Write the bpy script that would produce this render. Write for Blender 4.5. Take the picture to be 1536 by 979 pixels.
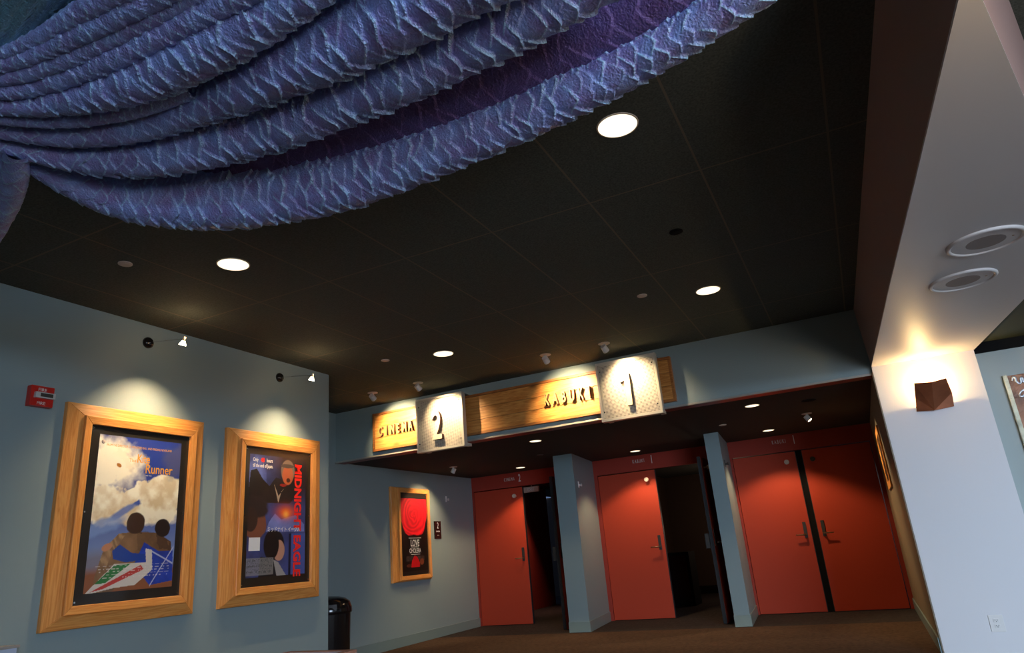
import bpy, bmesh, math, random
import numpy as np
from mathutils import Vector, Matrix

for o in list(bpy.data.objects): bpy.data.objects.remove(o)
SC = bpy.context.scene
COL = SC.collection
PI = math.pi
random.seed(4)

# ------------------------------------------------------------------ camera
cam = bpy.data.cameras.new('camera')
camo = bpy.data.objects.new('camera', cam); COL.objects.link(camo)
RX = (0.892630966, 0.44343563, -0.081085145)
UY = (0.209664482, -0.249162412, 0.945493996)
FW = (-0.399062355, 0.860977894, 0.315382787)
CAM = (0.0, 0.0, 1.05)
camo.matrix_world = Matrix(((RX[0], UY[0], -FW[0], CAM[0]), (RX[1], UY[1], -FW[1], CAM[1]), (RX[2], UY[2], -FW[2], CAM[2]), (0, 0, 0, 1)))
cam.sensor_width = 36; cam.lens = 24.147; cam.clip_start = 0.05
SC.camera = camo

# ------------------------------------------------------------------ world, daylight, exposure
SC.view_settings.view_transform = 'Standard'; SC.view_settings.look = 'None'
SC.view_settings.gamma = 1; SC.view_settings.use_curve_mapping = False
SC.view_settings.exposure = 0.0
W = bpy.data.worlds.new('world'); SC.world = W; W.use_nodes = True
W.node_tree.nodes['Background'].inputs[0].default_value = (0.35, 0.55, 1.0, 1)
W.node_tree.nodes['Background'].inputs[1].default_value = 0.25

def point(name, loc, power, color, r, parent=None):
    l = bpy.data.lights.new(name, 'POINT'); l.energy = power; l.color = color; l.shadow_soft_size = r
    o = bpy.data.objects.new(name, l); COL.objects.link(o); place(o, Vector(loc), parent); return o
def wloc(o):
    v = Vector(o.location)
    while o.parent: o = o.parent; v = v + Vector(o.location)
    return v
def place(o, w, parent):
    if parent is not None:
        o.parent = parent; o.location = Vector(w) - wloc(parent)
    else: o.location = w
def area(name, loc, target, sx, sy, power, color):
    l = bpy.data.lights.new(name, 'AREA'); l.shape = 'RECTANGLE'; l.size = sx; l.size_y = sy
    l.energy = power; l.color = color
    o = bpy.data.objects.new(name, l); COL.objects.link(o); o.location = loc
    o.rotation_euler = (Vector(target) - Vector(loc)).to_track_quat('-Z', 'Y').to_euler()
    return o
# daylight through the big windows behind the camera
area('sky_daylight', (7.0, -8.2, 5.2), (3.6, 0.0, 1.5), 20, 7.5, 17000, (0.58, 0.76, 1.0))
area('street_daylight', (5.5, -4.9, 0.05), (4.8, -3.3, 2.2), 12, 4.0, 1500, (0.82, 0.88, 1.0))
point('near_soffit_fill', (0.95, 1.35, 2.1), 16, (1.0, 0.66, 0.30), 0.03)  # unseen warm light with no fitting, added for the soffit's near end

# ------------------------------------------------------------------ key planes (metres)
H = 3.02      # hall ceiling
HV = 2.38     # alcove ceiling
XL = -4.75    # poster wall
YC = 5.54     # its outer corner
XA = -5.97    # alcove left wall
YF = 7.10     # sign fascia
YD = 10.65    # red door wall
XR = 0.355    # column / alcove right wall
ZB = 2.43     # white soffit
LEAF = 2.14

# ------------------------------------------------------------------ materials
def nt(name):
    m = bpy.data.materials.new(name); m.use_nodes = True
    t = m.node_tree; b = t.nodes['Principled BSDF']
    return m, t, b
def N(t, kind, **kw):
    n = t.nodes.new(kind)
    for k, v in kw.items():
        if k in ('operation', 'blend_type', 'data_type', 'feature', 'wave_type', 'bands_direction', 'attribute_name', 'distance', 'noise_dimensions', 'voronoi_dimensions'): setattr(n, k, v)
        else: n.inputs[k].default_value = v
    return n
def col4(c): return (c[0], c[1], c[2], 1)

def plain(name, c, rough=0.6, metal=0.0, spec=0.5, bump=0.0, bscale=60, var=0.0, coat=0.0):
    m, t, b = nt(name)
    b.inputs['Base Color'].default_value = col4(c); b.inputs['Roughness'].default_value = rough
    b.inputs['Metallic'].default_value = metal; b.inputs['Specular IOR Level'].default_value = spec
    b.inputs['Coat Weight'].default_value = coat
    tc = N(t, 'ShaderNodeTexCoord')
    if var > 0:
        n = N(t, 'ShaderNodeTexNoise', Scale=bscale / 8, Detail=4.0)
        t.links.new(tc.outputs['Object'], n.inputs['Vector'])
        r = t.nodes.new('ShaderNodeValToRGB')
        r.color_ramp.elements[0].position = 0.3; r.color_ramp.elements[1].position = 0.7
        r.color_ramp.elements[0].color = col4([x * (1 - var) for x in c]); r.color_ramp.elements[1].color = col4([min(1, x * (1 + var)) for x in c])
        t.links.new(n.outputs['Fac'], r.inputs['Fac']); t.links.new(r.outputs['Color'], b.inputs['Base Color'])
    if bump > 0:
        n2 = N(t, 'ShaderNodeTexNoise', Scale=bscale, Detail=5.0)
        t.links.new(tc.outputs['Object'], n2.inputs['Vector'])
        bp = N(t, 'ShaderNodeBump', Strength=bump, Distance=0.004)
        t.links.new(n2.outputs['Fac'], bp.inputs['Height']); t.links.new(bp.outputs['Normal'], b.inputs['Normal'])
    return m

def emis(name, c, s):
    m, t, b = nt(name)
    b.inputs['Base Color'].default_value = col4(c); b.inputs['Emission Color'].default_value = col4(c)
    b.inputs['Emission Strength'].default_value = s
    return m

def wood(name, c1, c2, axis='X', knots=0.0, scale=1.0, rough=0.4):
    """planed pine: grain stretched along one axis, with growth bands and knots"""
    m, t, b = nt(name)
    tc = N(t, 'ShaderNodeTexCoord'); mp = N(t, 'ShaderNodeMapping')
    s = {'X': (0.55, 9, 9), 'Y': (9, 0.55, 9), 'Z': (9, 9, 0.55)}[axis]
    mp.inputs['Scale'].default_value = [x * scale for x in s]
    t.links.new(tc.outputs['Object'], mp.inputs['Vector'])
    n1 = N(t, 'ShaderNodeTexNoise', Scale=1.6, Detail=3.0, Distortion=1.2); t.links.new(mp.outputs['Vector'], n1.inputs['Vector'])
    mul = N(t, 'ShaderNodeMath', operation='MULTIPLY'); mul.inputs[1].default_value = 7.0; t.links.new(n1.outputs['Fac'], mul.inputs[0])
    fr = N(t, 'ShaderNodeMath', operation='PINGPONG'); fr.inputs[1].default_value = 0.5; t.links.new(mul.outputs[0], fr.inputs[0])
    n2 = N(t, 'ShaderNodeTexNoise', Scale=9.0, Detail=4.0); t.links.new(mp.outputs['Vector'], n2.inputs['Vector'])
    ad = N(t, 'ShaderNodeMath', operation='ADD'); t.links.new(fr.outputs[0], ad.inputs[0]); t.links.new(n2.outputs['Fac'], ad.inputs[1])
    r = t.nodes.new('ShaderNodeValToRGB'); r.color_ramp.elements[0].position = 0.45; r.color_ramp.elements[1].position = 1.05
    r.color_ramp.elements[0].color = col4(c1); r.color_ramp.elements[1].color = col4(c2)
    t.links.new(ad.outputs[0], r.inputs['Fac'])
    out = r.outputs['Color']
    if knots > 0:
        mp2 = N(t, 'ShaderNodeMapping'); mp2.inputs['Scale'].default_value = {'X': (3.2, 6.5, 6.5), 'Y': (6.5, 3.2, 6.5), 'Z': (6.5, 6.5, 3.2)}[axis]
        t.links.new(tc.outputs['Object'], mp2.inputs['Vector'])
        v = N(t, 'ShaderNodeTexVoronoi', Scale=1.0); t.links.new(mp2.outputs['Vector'], v.inputs['Vector'])
        kr = t.nodes.new('ShaderNodeValToRGB'); kr.color_ramp.elements[0].position = 0.06; kr.color_ramp.elements[1].position = 0.24
        kr.color_ramp.elements[0].color = (1, 1, 1, 1); kr.color_ramp.elements[1].color = (0, 0, 0, 1)
        t.links.new(v.outputs['Distance'], kr.inputs['Fac'])
        km = N(t, 'ShaderNodeMath', operation='MULTIPLY'); km.inputs[1].default_value = knots; t.links.new(kr.outputs['Color'], km.inputs[0])
        mx = N(t, 'ShaderNodeMix', data_type='RGBA'); t.links.new(km.outputs[0], mx.inputs[0]); t.links.new(out, mx.inputs[6])
        mx.inputs[7].default_value = col4([x * 0.25 for x in c1]); out = mx.outputs[2]
    t.links.new(out, b.inputs['Base Color']); b.inputs['Roughness'].default_value = rough
    bp = N(t, 'ShaderNodeBump', Strength=0.15, Distance=0.002); t.links.new(n2.outputs['Fac'], bp.inputs['Height']); t.links.new(bp.outputs['Normal'], b.inputs['Normal'])
    return m

def ceiling_mat(name, base, line, px, py, ox, oy):
    """dark acoustic panels with a faint metal grid"""
    m, t, b = nt(name)
    g = N(t, 'ShaderNodeNewGeometry'); sp = N(t, 'ShaderNodeSeparateXYZ'); t.links.new(g.outputs['Position'], sp.inputs[0])
    outs = []
    for ax, per, off in (('X', px, ox), ('Y', py, oy)):
        a = N(t, 'ShaderNodeMath', operation='SUBTRACT'); a.inputs[1].default_value = off; t.links.new(sp.outputs[ax], a.inputs[0])
        d = N(t, 'ShaderNodeMath', operation='PINGPONG'); d.inputs[1].default_value = per / 2; t.links.new(a.outputs[0], d.inputs[0])
        l = N(t, 'ShaderNodeMath', operation='LESS_THAN'); l.inputs[1].default_value = 0.006; t.links.new(d.outputs[0], l.inputs[0]); outs.append(l)
    mxm = N(t, 'ShaderNodeMath', operation='MAXIMUM'); t.links.new(outs[0].outputs[0], mxm.inputs[0]); t.links.new(outs[1].outputs[0], mxm.inputs[1])
    n = N(t, 'ShaderNodeTexNoise', Scale=90.0, Detail=3.0); t.links.new(g.outputs['Position'], n.inputs['Vector'])
    r = t.nodes.new('ShaderNodeValToRGB'); r.color_ramp.elements[0].position = 0.35; r.color_ramp.elements[1].position = 0.65
    r.color_ramp.elements[0].color = col4([x * .75 for x in base]); r.color_ramp.elements[1].color = col4([x * 1.2 for x in base])
    t.links.new(n.outputs['Fac'], r.inputs['Fac'])
    mx = N(t, 'ShaderNodeMix', data_type='RGBA'); t.links.new(mxm.outputs[0], mx.inputs[0]); t.links.new(r.outputs['Color'], mx.inputs[6]); mx.inputs[7].default_value = col4(line)
    t.links.new(mx.outputs[2], b.inputs['Base Color']); b.inputs['Roughness'].default_value = 0.85
    b.inputs['Specular IOR Level'].default_value = 0.2
    bp = N(t, 'ShaderNodeBump', Strength=0.3, Distance=0.003); t.links.new(n.outputs['Fac'], bp.inputs['Height']); t.links.new(bp.outputs['Normal'], b.inputs['Normal'])
    return m

def perforated():
    """sheet metal with a square grid of real see-through holes"""
    m, t, b = nt('perforated_sheet')
    b.inputs['Base Color'].default_value = (0.72, 0.66, 0.55, 1); b.inputs['Metallic'].default_value = 0.25; b.inputs['Roughness'].default_value = 0.45
    g = N(t, 'ShaderNodeNewGeometry'); sp = N(t, 'ShaderNodeSeparateXYZ'); t.links.new(g.outputs['Position'], sp.inputs[0])
    sq = []
    for ax in ('X', 'Z'):
        d = N(t, 'ShaderNodeMath', operation='PINGPONG'); d.inputs[1].default_value = 0.00725; t.links.new(sp.outputs[ax], d.inputs[0])
        q = N(t, 'ShaderNodeMath', operation='MULTIPLY'); t.links.new(d.outputs[0], q.inputs[0]); t.links.new(d.outputs[0], q.inputs[1]); sq.append(q)
    s = N(t, 'ShaderNodeMath', operation='ADD'); t.links.new(sq[0].outputs[0], s.inputs[0]); t.links.new(sq[1].outputs[0], s.inputs[1])
    l = N(t, 'ShaderNodeMath', operation='LESS_THAN'); l.inputs[1].default_value = 0.0050 ** 2; t.links.new(s.outputs[0], l.inputs[0])
    tr = N(t, 'ShaderNodeBsdfTransparent'); ms = N(t, 'ShaderNodeMixShader')
    t.links.new(l.outputs[0], ms.inputs[0]); t.links.new(b.outputs[0], ms.inputs[1]); t.links.new(tr.outputs[0], ms.inputs[2])
    t.links.new(ms.outputs[0], t.nodes['Material Output'].inputs['Surface'])
    return m

def carpet(name, c):
    return plain(name, c, rough=0.95, spec=0.1, bump=0.8, bscale=220, var=0.25)

M = {}
M['wall'] = plain('painted_wall_blue_grey', (0.26, 0.335, 0.34), rough=0.55, bump=0.05, bscale=150)
M['fin'] = plain('painted_fin_blue_grey', (0.235, 0.315, 0.325), rough=0.55, bump=0.05, bscale=150)
M['white'] = plain('white_plaster', (0.72, 0.70, 0.70), rough=0.5, bump=0.06, bscale=40)
M['wall_sage'] = plain('painted_wall_sage', (0.40, 0.46, 0.44), rough=0.6, bump=0.05, bscale=150)
M['brown'] = plain('brown_beam_paint', (0.34, 0.22, 0.19), rough=0.6, bump=0.05, bscale=120)
M['ceil'] = ceiling_mat('dark_panel_ceiling', (0.082, 0.094, 0.082), (0.16, 0.135, 0.10), 0.6665, 1.362, -1.745, 6.31)
M['ceilv'] = plain('black_alcove_ceiling', (0.05, 0.05, 0.045), rough=0.85, spec=0.2, bump=0.3, bscale=90)
M['ceilg'] = plain('dark_green_ceiling', (0.04, 0.05, 0.025), rough=0.6, bump=0.2, bscale=90)
M['carpet'] = carpet('brown_carpet', (0.085, 0.05, 0.032))
M['carpet2'] = carpet('charcoal_carpet', (0.045, 0.036, 0.034))
M['base'] = plain('grey_green_baseboard', (0.20, 0.27, 0.26), rough=0.4)
M['red'] = plain('red_door_paint', (0.50, 0.055, 0.022), rough=0.6, spec=0.3, bump=0.03, bscale=200)
M['redwall'] = plain('dark_red_wall_paint', (0.36, 0.042, 0.025), rough=0.6, spec=0.3, bump=0.03, bscale=200)
M['redtrim'] = plain('crimson_soffit_trim', (0.24, 0.04, 0.035), rough=0.4)
M['black'] = plain('black_rubber', (0.008, 0.008, 0.008), rough=0.8, spec=0.1)
M['gloss_black'] = plain('black_gloss_plastic', (0.01, 0.008, 0.008), rough=0.15)
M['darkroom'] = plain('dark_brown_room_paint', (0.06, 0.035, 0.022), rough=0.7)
M['steel'] = plain('dark_steel', (0.07, 0.065, 0.06), rough=0.5, metal=0.5)
M['edge'] = plain('dark_door_edge', (0.03, 0.034, 0.038), rough=0.5, metal=0.3)
M['chrome'] = plain('chrome', (0.75, 0.75, 0.78), rough=0.12, metal=1)
M['brass'] = plain('aged_lever_metal', (0.35, 0.22, 0.12), rough=0.3, metal=0.9)
M['whitep'] = plain('white_plastic', (0.75, 0.72, 0.68), rough=0.4)
M['cream'] = plain('cream_metal', (0.70, 0.58, 0.48), rough=0.4)
M['trimw'] = plain('pale_metal_bead', (0.42, 0.38, 0.34), rough=0.3, metal=0.4)
M['frame_metal'] = plain('pale_sign_frame_metal', (0.66, 0.62, 0.54), rough=0.35, metal=0.35)
M['perf'] = perforated()
M['backing'] = plain('sign_box_backing', (0.16, 0.13, 0.11), rough=0.5)
M['letter'] = plain('cedar_lettering', (0.62, 0.30, 0.10), rough=0.5)
M['numeral'] = plain('ivory_numeral', (0.75, 0.62, 0.42), rough=0.45)
M['letter_side'] = plain('letter_edge_shade', (0.10, 0.04, 0.02), rough=0.6)  # unlit sides of letters and numerals, their shade put into dark brown
M['hdr_letter'] = plain('grey_vinyl_lettering', (0.70, 0.66, 0.62), rough=0.5)
M['copper'] = plain('brown_copper', (0.30, 0.10, 0.045), rough=0.4, metal=0.6, bump=0.1, bscale=40, var=0.3)
M['disc'] = emis('lit_downlight_lens', (1.0, 0.86, 0.60), 1.7)
M['bulb'] = emis('halogen_bulb', (1.0, 0.80, 0.55), 25)
M['bulbw'] = emis('sconce_bulb', (1.0, 0.75, 0.4), 12)
M['frameH'] = wood('pine_frame_rail', (0.68, 0.24, 0.045), (0.82, 0.37, 0.10), 'Y', scale=1.3)
M['frameV'] = wood('pine_frame_stile', (0.68, 0.24, 0.045), (0.82, 0.37, 0.10), 'Z', scale=1.3)
M['board'] = wood('cedar_board', (0.58, 0.21, 0.04), (0.78, 0.37, 0.10), 'X', knots=0.9, scale=1.0)
M['board_edge'] = wood('cedar_edging', (0.32, 0.10, 0.025), (0.50, 0.20, 0.05), 'X', scale=1.6)
M['mat'] = plain('black_poster_mat', (0.018, 0.015, 0.012), rough=0.35, coat=0.4)
M['paper'] = plain('white_paper', (0.75, 0.77, 0.8), rough=0.6)
M['fire_red'] = plain('fire_alarm_red', (0.55, 0.02, 0.012), rough=0.35)
M['lens'] = plain('strobe_lens', (0.55, 0.55, 0.52), rough=0.1, coat=1.0)
M['brown_edge'] = plain('brown_table_edging', (0.30, 0.13, 0.08), rough=0.4)
M['lam'] = plain('white_laminate', (0.55, 0.62, 0.75), rough=0.35)
M['txt_white'] = plain('white_print', (0.75, 0.73, 0.70), rough=0.5)
M['txt_yellow'] = plain('yellow_print', (0.85, 0.36, 0.02), rough=0.5)
M['txt_red'] = plain('red_print', (0.85, 0.02, 0.01), rough=0.5)
M['gold_art'] = plain('hammered_copper_art', (0.17, 0.065, 0.025), rough=0.4, metal=0.4, bump=1.0, bscale=30, var=0.6)
M['silver_art'] = plain('silver_brushstroke', (0.6, 0.62, 0.66), rough=0.3, metal=0.6)
M['deckle'] = plain('gilt_deckled_edge', (0.6, 0.58, 0.42), rough=0.5, metal=0.3, bump=1.0, bscale=60, var=0.4)

def fabric(name, base, ridge, rough=0.38):
    m, t, b = nt(name)
    a = N(t, 'ShaderNodeAttribute', attribute_name='ridge')
    tc = N(t, 'ShaderNodeTexCoord')
    n = N(t, 'ShaderNodeTexNoise', Scale=14.0, Detail=3.0); t.links.new(tc.outputs['Object'], n.inputs['Vector'])
    r0 = t.nodes.new('ShaderNodeValToRGB'); r0.color_ramp.elements[0].position = 0.35; r0.color_ramp.elements[1].position = 0.7
    r0.color_ramp.elements[0].color = col4([x * 0.8 for x in base]); r0.color_ramp.elements[1].color = col4([base[0] * 0.9, min(1, base[1] * 1.5), min(1, base[2] * 1.25)])
    t.links.new(n.outputs['Fac'], r0.inputs['Fac'])
    mx = N(t, 'ShaderNodeMix', data_type='RGBA'); t.links.new(a.outputs['Fac'], mx.inputs[0]); t.links.new(r0.outputs['Color'], mx.inputs[6]); mx.inputs[7].default_value = col4(ridge)  # lighter lip colour stands in for the satin highlight on the scales
    t.links.new(mx.outputs[2], b.inputs['Base Color']); b.inputs['Roughness'].default_value = rough
    b.inputs['Sheen Weight'].default_value = 0.25; b.inputs['Sheen Tint'].default_value = (0.4, 0.6, 1, 1)
    b.inputs['Specular IOR Level'].default_value = 0.8
    n2 = N(t, 'ShaderNodeTexNoise', Scale=60.0, Detail=5.0, Distortion=2.0); t.links.new(tc.outputs['Object'], n2.inputs['Vector'])
    v = N(t, 'ShaderNodeTexVoronoi', Scale=120.0); t.links.new(tc.outputs['Object'], v.inputs['Vector'])
    ad = N(t, 'ShaderNodeMath', operation='ADD'); t.links.new(n2.outputs['Fac'], ad.inputs[0])
    ml = N(t, 'ShaderNodeMath', operation='MULTIPLY'); ml.inputs[1].default_value = 0.5; t.links.new(v.outputs['Distance'], ml.inputs[0]); t.links.new(ml.outputs[0], ad.inputs[1])
    bp = N(t, 'ShaderNodeBump', Strength=0.9, Distance=0.006); t.links.new(ad.outputs[0], bp.inputs['Height']); t.links.new(bp.outputs['Normal'], b.inputs['Normal'])
    return m
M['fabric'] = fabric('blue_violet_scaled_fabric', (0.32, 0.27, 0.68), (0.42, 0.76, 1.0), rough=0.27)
M['fabric_shade'] = fabric('shade_purple_fabric', (0.11, 0.045, 0.22), (0.14, 0.08, 0.30), rough=0.6)  # shade on the recessed fold put into a deeper purple
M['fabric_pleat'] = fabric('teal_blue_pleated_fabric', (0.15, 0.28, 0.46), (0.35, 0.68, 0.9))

# ------------------------------------------------------------------ building helpers
def link(name, bm, mat, parent=None, smooth=False):
    """one mesh object; its origin is put at the centre of its own box"""
    me = bpy.data.meshes.new(name)
    cs = [v.co for v in bm.verts]
    c = Vector([(min(x[i] for x in cs) + max(x[i] for x in cs)) / 2 for i in range(3)])
    for v in bm.verts: v.co -= c
    bmesh.ops.recalc_face_normals(bm, faces=bm.faces) if not getattr(bm, 'keep', False) else None
    bm.to_mesh(me); bm.free()
    o = bpy.data.objects.new(name, me); COL.objects.link(o)
    for mm in (mat if isinstance(mat, (list, tuple)) else [mat]): me.materials.append(mm)
    if smooth:
        for p in me.polygons: p.use_smooth = True
    place(o, c, parent)
    return o
def thing(name, label, cat, loc, group=None):
    o = bpy.data.objects.new(name, None); COL.objects.link(o); o.location = loc; o.empty_display_size = 0.1
    tag(o, label, cat, group); return o
def tag(o, label=None, cat=None, group=None):
    if label: o['label'] = label
    if cat: o['category'] = cat
    if group: o['group'] = group
    return o
def struct(o): o['kind'] = 'structure'; return o
def dup(root, loc, label, rz=0.0, group=None):
    r = root.copy(); COL.objects.link(r); r.location = loc; r.rotation_euler = (0, 0, rz); r['label'] = label
    if group: r['group'] = group
    for ch in list(root.children):
        c = ch.copy(); COL.objects.link(c); c.parent = r
        for g in list(ch.children):
            d = g.copy(); COL.objects.link(d); d.parent = c
    return r

def box(bm, x0, x1, y0, y1, z0, z1, bevel=0.0, mi=0):
    r = bmesh.ops.create_cube(bm, size=1.0)
    for v in r['verts']:
        v.co = Vector(((x0 + x1) / 2 + v.co.x * (x1 - x0), (y0 + y1) / 2 + v.co.y * (y1 - y0), (z0 + z1) / 2 + v.co.z * (z1 - z0)))
    fs = set(f for v in r['verts'] for f in v.link_faces)
    for f in fs: f.material_index = mi
    if bevel > 0:
        es = list(set(e for v in r['verts'] for e in v.link_edges))
        bmesh.ops.bevel(bm, geom=es, offset=bevel, segments=2, affect='EDGES', profile=0.7)
    return bm
def mkbox(*a, **k): return box(bmesh.new(), *a, **k)
def prism(pts, z0, z1, bm=None):
    bm = bm or bmesh.new()
    a = [bm.verts.new((x, y, z0)) for x, y in pts]; b = [bm.verts.new((x, y, z1)) for x, y in pts]
    bm.faces.new(a); bm.faces.new(list(reversed(b)))
    for i in range(len(pts)):
        j = (i + 1) % len(pts); bm.faces.new((a[j], a[i], b[i], b[j]))
    return bm
def lathe(prof, c, seg=32, axis='Z', bm=None, cap=True):
    """profile of (radius, height) turned about an axis through c"""
    bm = bm or bmesh.new(); rings = []
    for r, h in prof:
        ring = []
        for i in range(seg):
            a = 2 * PI * i / seg; u, v = r * math.cos(a), r * math.sin(a)
            p = {'Z': (u, v, h), 'Y': (u, h, v), 'X': (h, u, v)}[axis]
            ring.append(bm.verts.new((c[0] + p[0], c[1] + p[1], c[2] + p[2])))
        rings.append(ring)
    for a, b in zip(rings, rings[1:]):
        for i in range(seg): bm.faces.new((a[i], a[(i + 1) % seg], b[(i + 1) % seg], b[i]))
    if cap: bm.faces.new(rings[0]); bm.faces.new(rings[-1])
    return bm
def rod(p0, p1, r, seg=12, bm=None, r1=None):
    bm = bm or bmesh.new(); p0 = Vector(p0); p1 = Vector(p1); d = (p1 - p0).normalized()
    u = d.orthogonal().normalized(); w = d.cross(u); rr = [r, r if r1 is None else r1]; R_ = []
    for p, q in ((p0, rr[0]), (p1, rr[1])):
        R_.append([bm.verts.new(p + (u * math.cos(2 * PI * i / seg) + w * math.sin(2 * PI * i / seg)) * q) for i in range(seg)])
    for i in range(seg): bm.faces.new((R_[0][i], R_[0][(i + 1) % seg], R_[1][(i + 1) % seg], R_[1][i]))
    bm.faces.new(R_[0]); bm.faces.new(R_[1]); return bm
def text(name, body, size, depth, mat, loc, face, parent, sx=1.0, bold=0.0, align='LEFT', roll=0.0, side=None):
    """raised lettering; face '-Y' or '+X' is the way it looks"""
    cu = bpy.data.curves.new(name, 'FONT'); cu.body = body; cu.size = size; cu.extrude = depth / 2
    cu.offset = bold; cu.align_x = align; cu.resolution_u = 3
    to = bpy.data.objects.new(name, cu); COL.objects.link(to)
    bpy.context.view_layer.update()
    me = bpy.data.meshes.new_from_object(to)
    bpy.data.objects.remove(to); bpy.data.curves.remove(cu)
    rot = {'-Y': Matrix.Rotation(PI / 2, 4, 'X'), '+X': Matrix.Rotation(PI / 2, 4, 'Z') @ Matrix.Rotation(PI / 2, 4, 'X')}[face]
    rot = rot @ Matrix.Rotation(roll, 4, 'Z') @ Matrix.Diagonal((sx, 1, 1, 1))
    me.transform(rot)
    me.materials.clear(); me.materials.append(mat)
    if side:
        me.materials.append(side); ax = 1 if face == '-Y' else 0
        for p in me.polygons: p.material_index = 1 if abs(p.normal[ax]) < 0.6 else 0
    o = bpy.data.objects.new(name, me); COL.objects.link(o)
    cs = [v.co.copy() for v in me.vertices]
    c = Vector([(min(x[i] for x in cs) + max(x[i] for x in cs)) / 2 for i in range(3)])
    for v in me.vertices: v.co -= c
    place(o, Vector(loc) + c, parent)
    return o
def spot(name, loc, target, power, angle, blend, color, parent=None, r=0.02):
    l = bpy.data.lights.new(name, 'SPOT'); l.energy = power; l.spot_size = math.radians(angle); l.spot_blend = blend
    l.color = color; l.shadow_soft_size = r
    o = bpy.data.objects.new(name, l); COL.objects.link(o)
    o.rotation_euler = (Vector(target) - Vector(loc)).to_track_quat('-Z', 'Y').to_euler()
    place(o, Vector(loc), parent); return o

# ================================================================== SETTING
# floor: brown carpet in the hall, charcoal carpet by the doors
bm = bmesh.new()
box(bm, -10, 7, -2.3, 9.35, -0.1, 0, mi=0); box(bm, -10, 7, 9.35, 17, -0.1, 0, mi=1)
struct(link('floor', bm, [M['carpet'], M['carpet2']]))
struct(link('ceiling', mkbox(-6.2, 7, -2.3, YF + 0.2, H, H + 0.12), M['ceil']))
struct(link('ceiling_alcove', mkbox(-7, 1.0, YF + 0.16, 17, HV, HV + 0.1), M['ceilv']))
struct(link('wall_left', mkbox(XL - 1.4, XL, -2.3, YC, 0, H), M['wall']))
struct(link('wall_alcove_left', mkbox(XA - 0.2, XA, YC, YD + 0.1, 0, H), M['wall']))
struct(link('wall_fascia', mkbox(XA, 0.42, YF, YF + 0.16, HV + 0.004, H), M['wall']))
struct(link('trim_1', mkbox(XA, XR, YF - 0.012, YF + 0.02, HV - 0.016, HV + 0.004, bevel=0.003), M['trimw']))
struct(link('trim_2', mkbox(XA, XR, YF + 0.02, YF + 0.17, HV - 0.014, HV + 0.002), M['redtrim']))
# column, alcove right wall, sage wall beyond
struct(link('wall_column', mkbox(XR, 1.168, YF - 0.06, YD + 0.1, 0, ZB), M['white']))
struct(link('wall_alcove_right', mkbox(XR - 0.01, XR, YF - 0.055, YD, 0, HV), M['darkroom'] if False else plain('alcove_side_paint', (0.24, 0.19, 0.12), rough=0.6)))
struct(link('wall_right', mkbox(1.168, 7, YF, YF + 0.2, 0, ZB - 0.03), M['wall_sage']))
struct(link('shadow_gap_strip', mkbox(1.168, 7, YF - 0.02, YF + 0.2, ZB - 0.03, ZB + 0.06), M['black']))  # black strip standing in for the shadow gap above the wall
# beam: brown sides, white underside
S = [(0.353, 7.04), (0.439, 4.623), (0.497, 3.206), (0.545, 1.98), (0.556, 1.86), (0.609, 2.04), (0.813, 2.678), (1.388, 4.48), (1.172, 7.04)]
T_ = [(0.33, 7.1), (0.415, 4.4), (0.471, 2.667), (0.50, 1.80), (0.545, 1.70), (0.66, 2.02), (0.85, 2.6), (1.44, 4.46), (1.172, 7.1)]
bm = bmesh.new()
lo = [bm.verts.new((x, y, ZB + 0.012)) for x, y in S]; hi = [bm.verts.new((x, y, H)) for x, y in T_]
bm.faces.new(lo); bm.faces.new(list(reversed(hi)))
for i in range(len(S)): j = (i + 1) % len(S); bm.faces.new((lo[j], lo[i], hi[i], hi[j]))
struct(link('beam', bm, M['brown']))
struct(link('ceiling_soffit', prism(S, ZB, ZB + 0.012), M['white']))
struct(link('ceiling_right', prism([(1.388, 4.48), (1.172, 7.12), (7, 7.12), (7, 2.2), (2.0, 2.2)], ZB + 0.06, ZB + 0.14), M['ceilg']))
# rear of the hall with its window, never in view
struct(link('wall_rear', (lambda b: (box(b, -4.75, 2.5, -2.3, -2.2, 0, H), box(b, 6.5, 7, -2.3, -2.2, 0, H), box(b, 2.5, 6.5, -2.3, -2.2, 0, 0.15), box(b, 2.5, 6.5, -2.3, -2.2, 2.8, H), b)[-1])(bmesh.new()), M['wall']))
struct(link('wall_far_right', mkbox(6.9, 7, -2.2, 7.1, 0, H), M['wall_sage']))
# door wall pieces: header, jamb strips between the openings
bm = bmesh.new()
box(bm, XA, XR, YD, YD + 0.1, LEAF + 0.005, HV)
for a, b_ in ((XA, -5.935), (-4.05, -3.665), (-1.80, -1.555), (0.295, XR)): box(bm, a, b_, YD, YD + 0.1, 0, LEAF + 0.005)
struct(link('wall_end', bm, M['redwall']))
# the two blue-grey fins between the door bays
def fin(x0, x1, xb, n):
    struct(link('wall_fin_' + n, prism([(x0, 9.41), (x1, 9.41), (xb, YD), (x0 + 0.0, YD)], 0, HV), M['fin']))
    struct(link('baseboard_fin_' + n, prism([(x0 - .004, 9.395), (x1 + 0.012, 9.395), (xb + 0.012, YD - 0.001), (xb - .02, YD - 0.001), (x1 - .02, 9.43), (x0 - .004, 9.43)], 0.0, 0.13), M['base']))
fin(-3.885, -3.59, -3.725, 'left'); fin(-1.685, -1.495, -1.59, 'right')
struct(link('baseboard_alcove_left', mkbox(XA, XA + 0.015, YC, YD - 0.001, 0, 0.13, bevel=0.003), M['base']))
struct(link('baseboard_alcove_right', mkbox(XR - 0.024, XR - 0.01, YF - 0.04, YD - 0.001, 0, 0.13, bevel=0.003), M['base']))
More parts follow.
